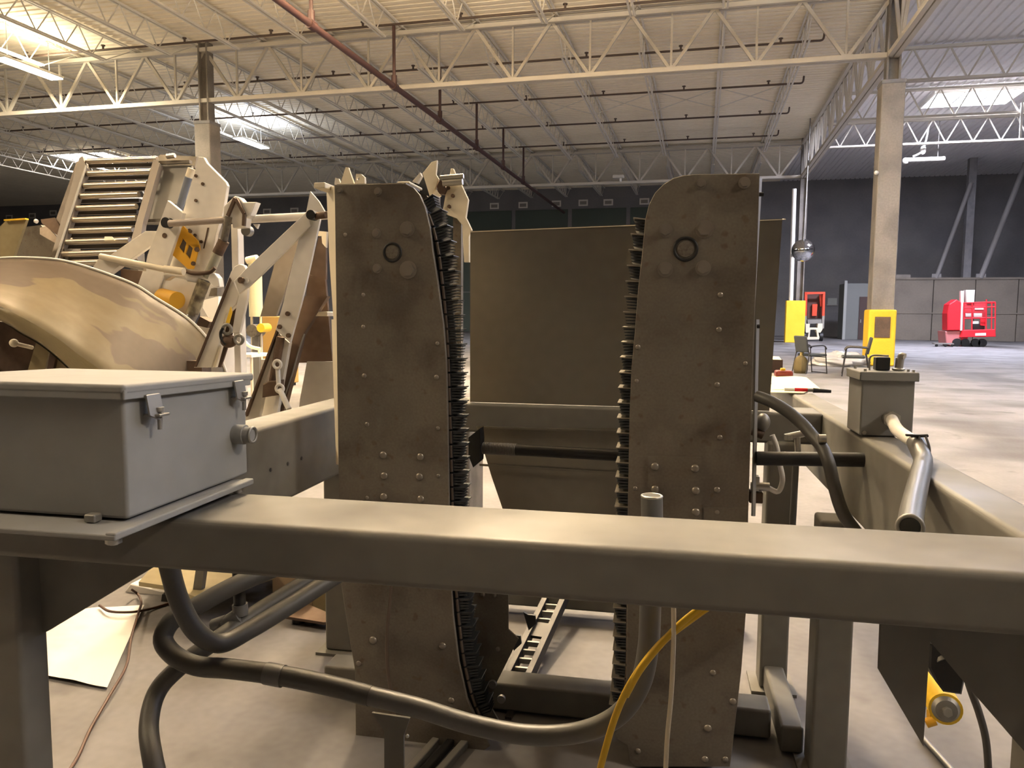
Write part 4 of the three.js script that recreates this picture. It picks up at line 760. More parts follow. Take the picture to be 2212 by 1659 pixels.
{ // tilted roller conveyor
  const z0 = -6.4, z1 = -6.9;                                      // foot, head
  const zz = (y) => z0 + (z1 - z0) * (570 - y) / 230;
  const Q = (x, y, k = 0) => mz(x, y, zz(y) + k);
  const t = thing('roller_conveyor', 'steeply tilted roller conveyor with shining rollers at the upper left', 'conveyor', [Q(210, 560)[0], 0, -6.6]);
  const rails = [[[171, 341], [178, 337], [187, 362], [127, 562], [112, 548]], [[332, 342], [345, 352], [309, 482], [296, 560], [272, 560]]];
  rails.forEach((r) => add(t, 'side_rail', plate(r.map((q) => Q(q[0], q[1], 0.03)), 0.06), mat({ color: 0x6d655c, roughness: 0.5, metalness: 0.4 })));
  add(t, 'rail_edge', tube([Q(186, 358, 0.05), Q(150, 470, 0.05), Q(120, 562, 0.05)], 0.012, 16, 8), M.zincDull);
  const rl = [[190, 344, 340], [190, 371, 327], [183, 397, 319], [175, 420, 300], [164, 446, 295], [156, 471, 295], [148, 495, 287], [139, 519, 280], [131, 545, 262], [124, 566, 222]];
  const rm = mat({ color: 0xb8ad9b, roughness: 0.3, metalness: 0.75 });
  rl.forEach(([xa, y, xb]) => { const k = (xb - xa) * 0.035; const r = add(t, 'roller', rod(Q(xa, y + 2 + k / 2), Q(xb, y + 2 - k / 2), 0.028, 16), rm); add(r, 'axle', rod(Q(xa - 8, y + 2 + k / 2), Q(xa, y + 2 + k / 2), 0.012, 8), M.steelDark); });
  // cross members between the rollers, behind them
  [356, 383, 408, 433, 458, 483, 507, 531, 555].forEach((y, i) => { const xa = rl[i][0] - 4, xb = rl[i][2] + 2; add(t, 'cross_bar', bar(Q(xa, y + 3, -0.08), Q(xb, y, -0.08), 0.03, 0.035), mat({ color: 0x57514b, roughness: 0.5, metalness: 0.5 })); });
  add(t, 'grey_side_panel', plate([[345, 355], [415, 357], [401, 440], [362, 440], [346, 482], [309, 482]].map((q) => Q(q[0], q[1], -0.12)), 0.03), mat({ color: 0x7b7770, roughness: 0.6 }));
  add(t, 'panel_frame', [bar(Q(340, 350, -0.08), Q(305, 484, -0.08), 0.03, 0.03), bar(Q(342, 352, -0.08), Q(412, 350, -0.08), 0.05, 0.03), bar(Q(305, 478, -0.08), Q(350, 476, -0.08), 0.03, 0.03)], M.steelDark);
  add(t, 'end_rod', rod(Q(361, 338), Q(378, 336), 0.024, 12), rm);
  add(t, 'end_block', plate([[340, 345], [345, 334], [425, 338], [420, 362], [345, 360]].map((q) => Q(q[0], q[1], -0.16)), 0.08), M.steelDark);
  const gs = add(t, 'gas_strut', rod(mz(407, 384, -6.0), mz(386, 455, -6.0), 0.031, 14), mat({ color: 0x6f7580, roughness: 0.45 }), 'slim bluish strut');
  add(gs, 'knob', rod(mz(414, 364, -6.0), mz(408, 383, -6.0), 0.031, 12), M.cream); add(gs, 'strut_rod', rod(mz(386, 455, -6.0), mz(374, 520, -6.2), 0.016, 10), M.zincDull);
  // rusty lugs on the far-side rail
  add(t, 'outer_rail', plate([[165, 350], [176, 345], [180, 362], [150, 470], [140, 515], [112, 480], [122, 472]].map((q) => Q(q[0], q[1], -0.05)), 0.03), mat({ map: mottled(0x8a7f72, 0x6b5f54, 5, 0.9, 8, 45), roughness: 0.6 }));
  add(t, 'lug', plate([[88, 474], [118, 470], [136, 500], [128, 512], [90, 482]].map((q) => Q(q[0], q[1], -0.02)), 0.05), M.rust);
  add(t, 'lug', plate([[86, 492], [100, 488], [126, 515], [124, 528], [86, 506]].map((q) => Q(q[0], q[1], -0.02)), 0.05), mat({ map: mottled(0x9a8a78, 0x6b5f54, 5, 0.9, 8, 46), roughness: 0.6 }));
  add(t, 'small_tab', plate([[226, 511], [242, 511], [246, 518], [224, 519]].map((q) => Q(q[0], q[1], 0.05)), 0.02), M.cream);
  for (const x of [Q(128, 560)[0], Q(285, 560)[0]]) add(t, 'stand', box(x - 0.04, x + 0.04, 0, Q(128, 560)[1] + 0.1, -6.55, -6.45), M.steelDark);
}
{ // curved guard with peeling paint
  const zo = -4.4, zi = -3.85;
  const t = thing('curved_guard', 'big curved sheet guard with peeling tan paint at the far left', 'guard', [mz(150, 700, -4.1)[0], 0, -4.1]);
  const O = [[-160, 600], [-80, 572], [0, 558], [65, 557], [130, 562], [179, 574], [228, 590], [296, 617], [339, 645], [382, 671], [411, 692], [445, 727], [472, 765], [490, 810], [500, 870]];
  const I = [[-160, 640], [-80, 645], [0, 662], [41, 682], [81, 704], [130, 735], [163, 761], [199, 786], [232, 812], [262, 840], [290, 875], [310, 910], [325, 950], [335, 1000], [340, 1060]];
  const L = [[-160, 655], [-80, 660], [0, 682], [41, 709], [81, 732], [120, 762], [150, 790], [180, 818], [208, 850], [232, 880], [255, 915], [272, 950], [284, 990], [292, 1030], [296, 1080]];
  const strip = (A, za, B, zb, n = 10, th = 0.02) => {
    const ca = new THREE.CatmullRomCurve3(A.map((q) => V(...mz(q[0], q[1], za)))), cb = new THREE.CatmullRomCurve3(B.map((q) => V(...mz(q[0], q[1], zb))));
    const N = 60, pos = [], uv = [], idx = [];
    for (const k of [0, 1]) for (let i = 0; i <= N; i++) for (let j = 0; j <= n; j++) { const p = ca.getPoint(i / N).lerp(cb.getPoint(i / N), j / n); pos.push(p.x - k * th * 0.3, p.y - k * th, p.z - k * th * 0.4); uv.push(i / N * 2.6, j / n * 1); }
    const id = (k, i, j) => k * (N + 1) * (n + 1) + i * (n + 1) + j;
    for (let i = 0; i < N; i++) for (let j = 0; j < n; j++) { idx.push(id(0, i, j), id(0, i, j + 1), id(0, i + 1, j), id(0, i, j + 1), id(0, i + 1, j + 1), id(0, i + 1, j)); idx.push(id(1, i, j), id(1, i + 1, j), id(1, i, j + 1), id(1, i, j + 1), id(1, i + 1, j), id(1, i + 1, j + 1)); }
    for (let i = 0; i < N; i++) for (const j of [0, n]) { const a = id(0, i, j), b = id(0, i + 1, j), c = id(1, i, j), d = id(1, i + 1, j); if (j) idx.push(a, c, b, b, c, d); else idx.push(a, b, c, b, d, c); }
    const g = new THREE.BufferGeometry(); g.setAttribute('position', new THREE.Float32BufferAttribute(pos, 3)); g.setAttribute('uv', new THREE.Float32BufferAttribute(uv, 2)); g.setIndex(idx); g.computeVertexNormals(); return g;
  };
  const a = hexc(0x675a41), b = hexc(0x4d4033), c = hexc(0x70644e), d = hexc(0x5c5138);
  const peel = makeTex(512, (u, v) => {                            // peeling in bands that run along the bend
    const n = fbm(u * 1.5, v * 6 + 0.4 * fbm(u * 6, v * 3, 3, 90), 4, 91), m = fbm(u * 3, v * 10, 4, 93), e = fbm(u * 26, v * 40, 2, 95);
    let k = mixc(a, c, sst(-0.1, 0.35, m)); k = mixc(k, d, sst(0.0, 0.4, fbm(u * 2, v * 4, 3, 97)));
    k = mixc(k, b, sst(0.1, 0.14, n + 0.05 * e)); return [k[0] + e * 8, k[1] + e * 8, k[2] + e * 8];
  });
  add(t, 'sheet', strip(O, zo, I, zi), mat({ map: peel, roughness: 0.5 }), 'curved sheet with tan paint peeling to brown');
  add(t, 'front_lip', strip(I, zi, L, zi - 0.02, 2, 0.03), M.beigeTan = mat({ map: mottled(0x8f815e, 0x7a6c49, 3, 0.7, 6, 47), roughness: 0.55 }));
  add(t, 'rim', tube(O.map((q) => mz(q[0], q[1], zo)), 0.009, 80, 8), M.beige);
  // inside: dark box, posts and a ball-ended lever
  add(t, 'inner_panel', plate(pl([[-40, 690], [45, 700], [80, 735], [60, 812], [-40, 830]], -4.3), 0.03), M.rust);
  add(t, 'post', plate(pl([[80, 732], [107, 752], [88, 840], [48, 840]], -4.0), 0.04), M.beigeTan);
  add(t, 'post', plate(pl([[122, 765], [165, 775], [150, 860], [100, 860]], -4.0), 0.04), M.beigeTan);
  add(t, 'post_edge', plate(pl([[109, 752], [122, 765], [104, 845], [94, 845]], -3.98), 0.03), M.rust);
  const l = add(t, 'lever', rod(mz(36, 743, -3.95), mz(70, 751, -4.05), 0.012, 10), M.cream);
  const s = new THREE.SphereGeometry(0.025, 16, 12); s.translate(...mz(30, 741, -3.95)); add(l, 'knob', s, M.cream);
  for (const x of [mz(-60, 800, -4.2)[0], mz(420, 800, -4.2)[0]]) add(t, 'leg', box(x - 0.05, x + 0.05, 0, 1.1, -4.3, -4.2), M.rust);
}
{ // beige panel with a yellow top edge
  const z = -6.2; const t = thing('yellow_topped_panel', 'tan sheet panel with a yellow top edge left of the roller conveyor', 'panel', [mz(10, 560, z)[0], 0, z]);
  add(t, 'sheet', plate(pl([[12, 477], [57, 473], [22, 575], [-40, 575], [-30, 520]], z), 0.03), M.beigeTan);
  add(t, 'edge', bar(mz(12, 476, z + 0.01), mz(58, 473, z + 0.01), 0.04, 0.012), M.yellow);
  add(t, 'stand', box(mz(-20, 560, z)[0] - 0.1, mz(20, 560, z)[0], 0, mz(0, 565, z)[1], z - 0.15, z - 0.05), M.rust);
  const u = thing('dark_housing', 'dark machine housing between the tan panel and the roller conveyor', 'housing', [mz(85, 540, -6.8)[0], 0, -6.8]);
  add(u, 'body', plate(pl([[56, 490], [88, 486], [126, 530], [126, 580], [10, 580]], -6.75), 0.3), M.steelDark);
  add(u, 'lamp_cap', rod(mz(76, 477, -6.7), mz(80, 479, -6.7), 0.02, 10), M.white);
  add(u, 'stand', box(mz(40, 560, -6.8)[0], mz(110, 560, -6.8)[0], 0, mz(60, 570, -6.8)[1], -7.0, -6.85), M.steelDark);
}
{ // plates standing out above the left cabinet
  const z = -3.6;
  const t = thing('bolted_plate', 'pale bolted plate with a double bar rising behind the top of the left cabinet', 'plate', mz(985, 440, z));
  const c4 = (l) => l.map(([x, y]) => [880 + x / 7.54, 340 + y / 7.54]);
  add(t, 'plate', plate(pl(c4([[715, 190], [690, 310], [650, 480], [575, 900], [810, 990], [900, 1100], [930, 1700], [1000, 1700], [1000, 1290], [1040, 1180], [945, 980], [985, 690], [870, 440], [790, 310], [745, 190]]), z), 0.02, [], 0.002), M.cream);
  for (const [x, y] of [[672, 500], [748, 630], [690, 805]]) dot(t, 'bolt', 880 + x / 7.54, 340 + y / 7.54, z, 0.009, M.rust);
  add(t, 'double_bar', [rod(mz(880 + 540 / 7.54, 340 + 335 / 7.54, z + 0.03), mz(880 + 915 / 7.54, 340 + 305 / 7.54, z + 0.03), 0.012, 12), rod(mz(880 + 580 / 7.54, 340 + 420 / 7.54, z + 0.03), mz(880 + 900 / 7.54, 340 + 395 / 7.54, z + 0.03), 0.016, 12)], M.zinc);
  add(t, 'block', plate(pl(c4([[480, 470], [540, 350], [640, 520], [600, 600], [500, 590]]), z + 0.02), 0.04), M.rust);
  const u = thing('pointed_plate', 'pale pointed plate sticking up right of the left cabinet top', 'plate', mz(935, 390, z));
  add(u, 'plate', plate(pl(c4([[480, 55], [400, 80], [255, 260], [380, 670], [460, 480], [500, 350], [460, 280], [475, 100]]), z + 0.02), 0.015, [], 0.002), M.cream);
  add(u, 'bracket', plate(pl(c4([[80, 390], [205, 245], [225, 300], [160, 420]]), z + 0.01), 0.03), M.beige);
  add(u, 'dark_housing', plate(pl(c4([[220, 280], [260, 270], [390, 680], [200, 640], [110, 430]]), z - 0.05), 0.06), M.chain);
  add(u, 'lit_tab', plate(pl(c4([[460, 520], [540, 620], [440, 690], [400, 690]]), z + 0.03), 0.02), M.cream);
  const v = thing('fin_plate', 'pale trapezoid fin sticking up above the left cabinet top', 'plate', mz(755, 385, z));
  const c6 = (l) => l.map(([x, y]) => [650 + x / 3.318, 330 + y / 3.318]);
  add(v, 'plate', plate(pl(c6([[320, 103], [340, 105], [378, 215], [372, 260], [270, 260], [285, 215]]), z), 0.015), M.cream);
  add(v, 'tab', plate(pl(c6([[245, 178], [270, 185], [285, 220], [250, 260], [240, 220]]), z - 0.02), 0.015), M.beige);
  const w = thing('fin_plate', 'small rounded pale lug with holes above the left cabinet top', 'plate', mz(778, 385, z));
  add(w, 'plate', plate(pl(c6([[395, 152], [430, 152], [455, 175], [460, 260], [385, 260]]), z), 0.02, [{ c: mz(650 + 408 / 3.318, 330 + 185 / 3.318, z), r: 0.008 }]), M.cream);
  const x = thing('lit_bar', 'short bright bar on the top right of the left cabinet', 'bar', mz(880, 399, -2.6));
  add(x, 'bar', box(mz(866, 398, -2.5)[0], mz(893, 398, -2.5)[0], mz(880, 402, -2.5)[1], mz(880, 396, -2.5)[1], -2.6, -2.46, 0.004), M.cream);
  for (const [tt, zc] of [[t, z], [u, z], [v, z], [w, z]]) { const p = tt.base0; add(tt, 'stem', box(p[0] - 0.02, p[0] + 0.02, 0.9, p[1] - 0.05, z - 0.06, z - 0.02), M.steelDark); }
  const s = thing('machine_block', 'dark machine block hidden behind the left cabinet', 'machine', [mz(880, 900, z)[0], 0, z - 0.1]);
  add(s, 'body', box(mz(752, 900, z)[0], mz(1005, 900, z)[0], 0.03, 0.95, z - 0.4, z - 0.08, 0.02), M.steelDark);
  for (const q of [775, 985]) add(s, 'foot', box(mz(q, 900, z)[0] - 0.05, mz(q, 900, z)[0] + 0.05, 0, 0.03, z - 0.3, z - 0.1), M.black);
}
{ // base parts seen under the left beam
  const t = thing('sheet_pedestal', 'tan sheet metal machine base seen below the left end of the front beam', 'base', [-2.2, 0, -3.5]);
  const at = (x, y, h) => my(x, y, h);
  add(t, 'deck', plate([at(300, 1266, 0.15), at(368, 1276, 0.15), at(425, 1300, 0.15), at(560, 1262, 0.15), at(690, 1215, 0.15), at(620, 1150, 0.15), at(400, 1150, 0.15)], 0.02), M.beigeTan);
  add(t, 'tan_block', box(at(560, 1290, 0.1)[0], at(660, 1290, 0.1)[0], 0.02, 0.3, at(600, 1290, 0.1)[2] - 0.25, at(600, 1290, 0.1)[2] - 0.1, 0.006), mat({ color: 0x9a8468, roughness: 0.6 }));
  add(t, 'white_bracket', plate([[283, 1263], [354, 1279], [347, 1314], [320, 1312], [262, 1296], [266, 1287]].map((q) => mz(q[0], q[1], -3.3)), 0.08, [], 0.004), M.white);
  add(t, 'levelling_block', plate([[350, 1284], [378, 1288], [368, 1328], [344, 1326]].map((q) => mz(q[0], q[1], -3.22)), 0.06), M.black);
  add(t, 'dark_foot_plate', plate([at(612, 1336, 0.03), at(655, 1306, 0.03), at(745, 1344, 0.03), at(700, 1350, 0.03)], 0.012), M.rust);
  add(t, 'wood_panel', plate([[662, 1318], [690, 1282], [714, 1252], [712, 1326], [690, 1322]].map((q) => mz(q[0], q[1], -3.25)), 0.02), M.beigeTan);
  add(t, 'strut', bar(mz(438, 1215, -3.0), mz(428, 1284, -3.0), 0.03, 0.04), M.frame);
  for (const q of [[300, 1290], [420, 1298], [660, 1340]]) { const p = at(q[0], q[1], 0); add(t, 'support', box(p[0] - 0.03, p[0] + 0.03, 0, 0.14, p[2] - 0.3, p[2] - 0.24), M.black); }
}
{ // things glimpsed far behind through the linkage
  const z = -11;
  const t = wthing('pale_tank', 'upright pale greenish tank seen between the linkage arms', 'tank', [wz(552, 640, z)[0], 0, z]);
  const a = wz(551, 590, z), b = wz(551, 684, z);
  add(t, 'shell', rod([a[0], b[1], z], [a[0], a[1] + 0.15, z], 0.105, 24), mat({ color: 0xd6d1ab, roughness: 0.5 }));
  add(t, 'cap', rod(wz(534, 563, z), wz(556, 558, z), 0.06, 10), M.cream);
  add(t, 'stand', [rod([a[0] - 0.08, 0, z], [a[0] - 0.08, b[1], z], 0.02, 8), rod([a[0] + 0.08, 0, z], [a[0] + 0.08, b[1], z], 0.02, 8)], M.cream);
  const m = wthing('pump_motor', 'dark round motor with a yellow flange below the pale tank', 'motor', wz(555, 714, z));
  const p = wz(555, 714, z), q = wz(575, 708, z);
  add(m, 'body', rod([p[0], p[1], z - 0.1], [p[0], p[1], z + 0.15], 0.1, 20), M.steelDark);
  add(m, 'flange', rod([q[0], q[1], z - 0.05], [q[0], q[1], z + 0.16], 0.07, 20), M.yellow);
  add(m, 'stand', box(p[0] - 0.06, p[0] + 0.06, 0, p[1] - 0.09, z - 0.05, z + 0.05), M.zincDull);
  const w = wthing('work_bench', 'low white bench with pipes far behind the linkage', 'bench', [wz(540, 770, z + 1)[0], 0, z + 1]);
  const c = wz(518, 763, z + 1), d = wz(568, 763, z + 1);
  add(w, 'top', box(c[0], d[0], c[1] - 0.04, c[1], z + 0.7, z + 1.3), M.white);
  for (const x of [c[0] + 0.03, d[0] - 0.03]) add(w, 'leg', rod([x, 0, z + 1.25], [x, c[1] - 0.02, z + 1.25], 0.02, 8), M.cream);
  add(w, 'pipe', tube([wz(526, 735, z + 1), wz(540, 748, z + 1), wz(562, 754, z + 1)], 0.025, 20, 8), M.cream);
  add(w, 'pipe_stand', [rod(wz(528, 745, z + 1), wz(528, 770, z + 1), 0.02, 8), rod(wz(560, 752, z + 1), wz(560, 770, z + 1), 0.02, 8)], M.cream);
  const y = wthing('tan_cabinet', 'tan cabinet far behind the linkage beside the pale tank', 'cabinet', [wz(600, 700, z - 2)[0], 0, z - 2]);
  add(y, 'body', box(wz(566, 700, z - 2)[0], wz(620, 700, z - 2)[0], 0.05, wz(590, 683, z - 2)[1], z - 2.4, z - 2, 0.02), mat({ color: 0xa98648, roughness: 0.6 }));
  add(y, 'plinth', box(wz(570, 700, z - 2)[0], wz(616, 700, z - 2)[0], 0, 0.05, z - 2.35, z - 2.05), M.black);
  const k = wthing('white_machine', 'white machine cover far behind, seen past the hydraulic rod', 'machine', [wz(455, 690, z)[0], 0, z]);
  add(k, 'body', plate([[440, 648], [472, 640], [470, 690], [455, 695], [438, 665]].map((s) => wz(s[0], s[1], z)), 0.5), M.white);
  add(k, 'stand', box(wz(446, 690, z)[0], wz(466, 690, z)[0], 0, wz(455, 688, z)[1], z - 0.4, z - 0.1), M.zincDull);
}
// ---------------------------------------------------------------- things on the right beam and out on the floor
{
  const put = (x, y, h = FT) => my(x, y, h);
  const t = thing('paper_sheet', 'curled cream paper lying on the far end of the right side beam', 'paper', put(1720, 832));
  const A = put(1668, 845), B = put(1775, 846), C = put(1742, 820), D = put(1664, 815);
  const n = 16, g = new THREE.PlaneGeometry(1, 1, n, n), p = g.attributes.position;
  for (let i = 0; i < p.count; i++) { const u = p.getX(i) + 0.5, v = p.getY(i) + 0.5; const x = (A[0] * (1 - u) + B[0] * u) * (1 - v) + (D[0] * (1 - u) + C[0] * u) * v, z = (A[2] * (1 - u) + B[2] * u) * (1 - v) + (D[2] * (1 - u) + C[2] * u) * v; p.setXYZ(i, x, FT + 0.007 + 0.006 * Math.sin(u * 2.4) * (0.4 + v), z); }
  g.computeVertexNormals(); add(t, 'sheet', g, M.paper);
  const t2 = thing('paper_sheet', 'flat cream paper under the marker pen on the right side beam', 'paper', put(1700, 845));
  const P = [put(1664, 850), put(1735, 852), put(1760, 838), put(1664, 832)]; add(t2, 'sheet', plate(P.map((q) => [q[0], FT + 0.004, q[2]]), 0.002), M.paper);
  const m = thing('marker_pen', 'red and white marker pen with a black cap lying across the right side beam', 'pen', put(1745, 848));
  const zz = put(1745, 850)[2] + 0.02; const e = (x, y) => mz(x, y, zz);
  const yb = FT + 0.018;
  const X = (x) => e(x, 848)[0];
  add(m, 'barrel', rod([X(1694), yb, zz], [X(1718), yb, zz], 0.008, 12), M.white); add(m, 'red_label', rod([X(1716), yb, zz], [X(1744), yb, zz], 0.0082, 12), M.red);
  add(m, 'grey_end', rod([X(1742), yb, zz], [X(1758), yb, zz], 0.008, 12), M.zincDull); add(m, 'cap', rod([X(1756), yb - 0.001, zz], [X(1795), yb - 0.004, zz], 0.011, 12, 0.007), M.plasticBlack);
  const r = thing('red_tool', 'dark red hand tool lying on the far end of the right side beam', 'tool', put(1695, 815));
  const zr = put(1695, 818)[2];
  add(r, 'body', box(mz(1676, 808, zr)[0], mz(1714, 808, zr)[0], FT + 0.006, mz(1690, 801, zr)[1], zr - 0.08, zr, 0.012), mat({ color: 0x7a2a26, roughness: 0.45 }));
  add(r, 'yellow_button', box(mz(1688, 800, zr)[0], mz(1698, 800, zr)[0], mz(1690, 802, zr)[1], mz(1690, 796, zr)[1], zr - 0.05, zr - 0.02, 0.004), M.yellow);
  add(r, 'foot', box(mz(1690, 818, zr)[0], mz(1708, 818, zr)[0], FT, FT + 0.01, zr - 0.06, zr), M.plasticBlack);
  const c = thing('brown_carton', 'small brown carton behind the red tool on the right side beam', 'carton', put(1678, 800));
  const zc = -4.95; add(c, 'body', box(mz(1655, 790, zc)[0], mz(1691, 790, zc)[0], FT, mz(1680, 777, zc)[1], zc - 0.15, zc, 0.003), mat({ color: 0x5e4a3e, roughness: 0.8 }));
  add(c, 'flap', plate([mz(1660, 776, zc), mz(1688, 776, zc), [mz(1688, 776, zc)[0], mz(1688, 772, zc)[1], zc - 0.1], [mz(1660, 776, zc)[0], mz(1660, 770, zc)[1], zc - 0.1]], 0.003), M.paper);
}
{ // hose, valve and fittings between the right cabinet and the right beam
  const z = -2.25;
  const t = thing('air_hose', 'thick dark hose arching from the right cabinet down over the cross bar', 'hose', mz(1730, 900, z));
  add(t, 'hose', tube([[1636, 856], [1662, 866], [1700, 888], [1735, 918], [1758, 945], [1775, 965], [1790, 1000], [1802, 1050], [1822, 1110], [1850, 1150]].map((q, i) => mz(q[0], q[1], z + 0.03 * Math.min(i, 6))), 0.0165, 90, 14), M.rubber);
  const k = add(t, 'hose_clip', rod(mz(1768, 948, z + 0.16), mz(1784, 948, z + 0.16), 0.012, 12), M.zinc);
  const v = thing('air_valve', 'small silver elbow valve with a clear looped tube right of the right cabinet', 'valve', mz(1645, 1050, -2.4));
  add(v, 'body', [rod(mz(1622, 1050, -2.4), mz(1662, 1052, -2.4), 0.013, 14), box(mz(1628, 1040, -2.4)[0], mz(1640, 1040, -2.4)[0], mz(1630, 1060, -2.4)[1], mz(1630, 1028, -2.4)[1], -2.42, -2.39, 0.003)], M.zinc);
  add(v, 'tube', tube([[1660, 1054], [1680, 1062], [1690, 1040], [1684, 1000], [1676, 960], [1668, 940]].map((q) => mz(q[0], q[1], -2.4)), 0.008, 40, 10), M.white);
  add(v, 'base', box(mz(1618, 1070, -2.4)[0], mz(1648, 1070, -2.4)[0], mz(1630, 1086, -2.4)[1], mz(1630, 1062, -2.4)[1], -2.44, -2.39, 0.004), M.rust);
  const f = thing('pipe_tee', 'small brass pipe tee with a drop pipe right of the right cabinet', 'fitting', mz(1722, 960, -2.7));
  add(f, 'tee', [rod(mz(1700, 944, -2.7), mz(1738, 936, -2.7), 0.012, 12), rod(mz(1722, 940, -2.7), mz(1724, 985, -2.7), 0.01, 12), rod(mz(1704, 938, -2.7), mz(1704, 950, -2.7), 0.016, 8)], M.zinc);
  add(f, 'drop_pipe', rod(mz(1720, 985, -2.7), mz(1712, 1140, -2.7), 0.011, 12), M.rubberGrey);
  const g = thing('round_fitting', 'dull grey bulb fitting on the outer edge of the right cabinet', 'fitting', mz(1648, 912, -2.42));
  const s = new THREE.SphereGeometry(0.024, 16, 12); s.scale(0.9, 1.15, 0.9); s.translate(...mz(1648, 912, -2.42)); add(g, 'bulb', s, M.zincDull);
  add(g, 'neck', rod(mz(1625, 930, -2.42), mz(1648, 940, -2.42), 0.014, 10), M.rust);
}
{ // chairs
  const b1 = wy(1760, 806, 0), s = 1.05;
  const chrome = mat({ color: 0x3a3838, roughness: 0.4, metalness: 0.4 }), cloth = mat({ color: 0x383b3c, roughness: 0.9 });
  function chair(label, base, turn) {                              // faces +x before turning
    const t = wthing('guest_chair', label, 'chair', base); t.base0 = [0, 0, 0]; t.rotation.y = turn;
    add(t, 'seat', box(-0.24, 0.26, 0.42, 0.48, -0.24, 0.24, 0.03), cloth);
    const bk = box(-0.04, 0.02, 0, 0.40, -0.22, 0.22, 0.025); bk.rotateZ(0.2); bk.translate(-0.27, 0.52, 0); add(t, 'backrest', bk, cloth);
    for (const z of [-0.27, 0.27]) {
      add(t, 'leg', rod([0.24, 0, z], [0.16, 0.66, z], 0.013, 8), chrome);
      add(t, 'leg', rod([-0.36, 0, z * 0.95], [-0.26, 0.52, z * 0.9], 0.013, 8), chrome);
      add(t, 'armrest', tube([[0.2, 0.6, z], [0.14, 0.67, z], [-0.05, 0.68, z], [-0.3, 0.66, z * 0.9]], 0.018, 20, 8), chrome);
      add(t, 'back_post', rod([-0.26, 0.5, z * 0.8], [-0.34, 0.86, z * 0.78], 0.012, 8), chrome);
    }
    add(t, 'stretcher', [bar([0.24, 0.02, -0.27], [0.24, 0.02, 0.27], 0.02, 0.02), bar([0.2, 0.4, -0.27], [0.2, 0.4, 0.27], 0.02, 0.02)], chrome);
    return t;
  }
  const a = wy(1752, 806, 0), c = wy(1842, 812, 0);
  chair('dark guest chair on the left of the pair, beside the olive sack', a, 0.55);
  chair('dark guest chair on the right of the pair, by the yellow column guard', c, Math.PI - 0.15);
  const bp = wy(1729, 806, 0);
  const sack = wthing('olive_sack', 'slumped olive sack standing under the left guest chair back', 'sack', bp);
  const sg = new THREE.LatheGeometry([[0.001, 0], [0.14, 0], [0.165, 0.1], [0.16, 0.28], [0.12, 0.38], [0.05, 0.43], [0.001, 0.44]].map((q) => new THREE.Vector2(...q)), 20);
  { const p = sg.attributes.position; for (let i = 0; i < p.count; i++) { const k = 1 + 0.12 * noise.noise(p.getX(i) * 9, p.getY(i) * 9, p.getZ(i) * 9); p.setX(i, p.getX(i) * k); p.setZ(i, p.getZ(i) * k); } sg.computeVertexNormals(); }
  sg.translate(...bp); add(sack, 'bag', sg, mat({ color: 0x574a2a, roughness: 0.8 }));
  add(sack, 'tied_neck', rod([bp[0], 0.42, bp[2]], [bp[0] + 0.02, 0.52, bp[2]], 0.03, 10, 0.05), mat({ color: 0x8a7a4a, roughness: 0.8 }));
  const wp = wy(1812, 790, 0);
  const wr = wthing('plastic_wrap', 'long heap of crumpled clear plastic on the floor behind the chairs', 'plastic', wp);
  const cg = new THREE.SphereGeometry(0.5, 40, 24); { const p = cg.attributes.position; for (let i = 0; i < p.count; i++) { const x = p.getX(i), y = p.getY(i), z = p.getZ(i), k = 1 + 0.35 * noise.noise(x * 7, y * 7, z * 7) + 0.12 * noise.noise(x * 21, y * 21, z * 21); p.setXYZ(i, x * k * 1.5, Math.max(0.004, (y * k + 0.2) * 0.55), z * k * 0.8); } cg.computeVertexNormals(); }
  cg.translate(...wp); add(wr, 'heap', cg, new THREE.MeshPhysicalMaterial({ color: 0xd8d6d2, roughness: 0.22, transmission: 0.35, thickness: 0 }));
}
function labelBoard(t, name, x0, x1, y0, y1, z, m) { return add(t, name, box(x0, x1, y0, y1, z, z + 0.04), m); }
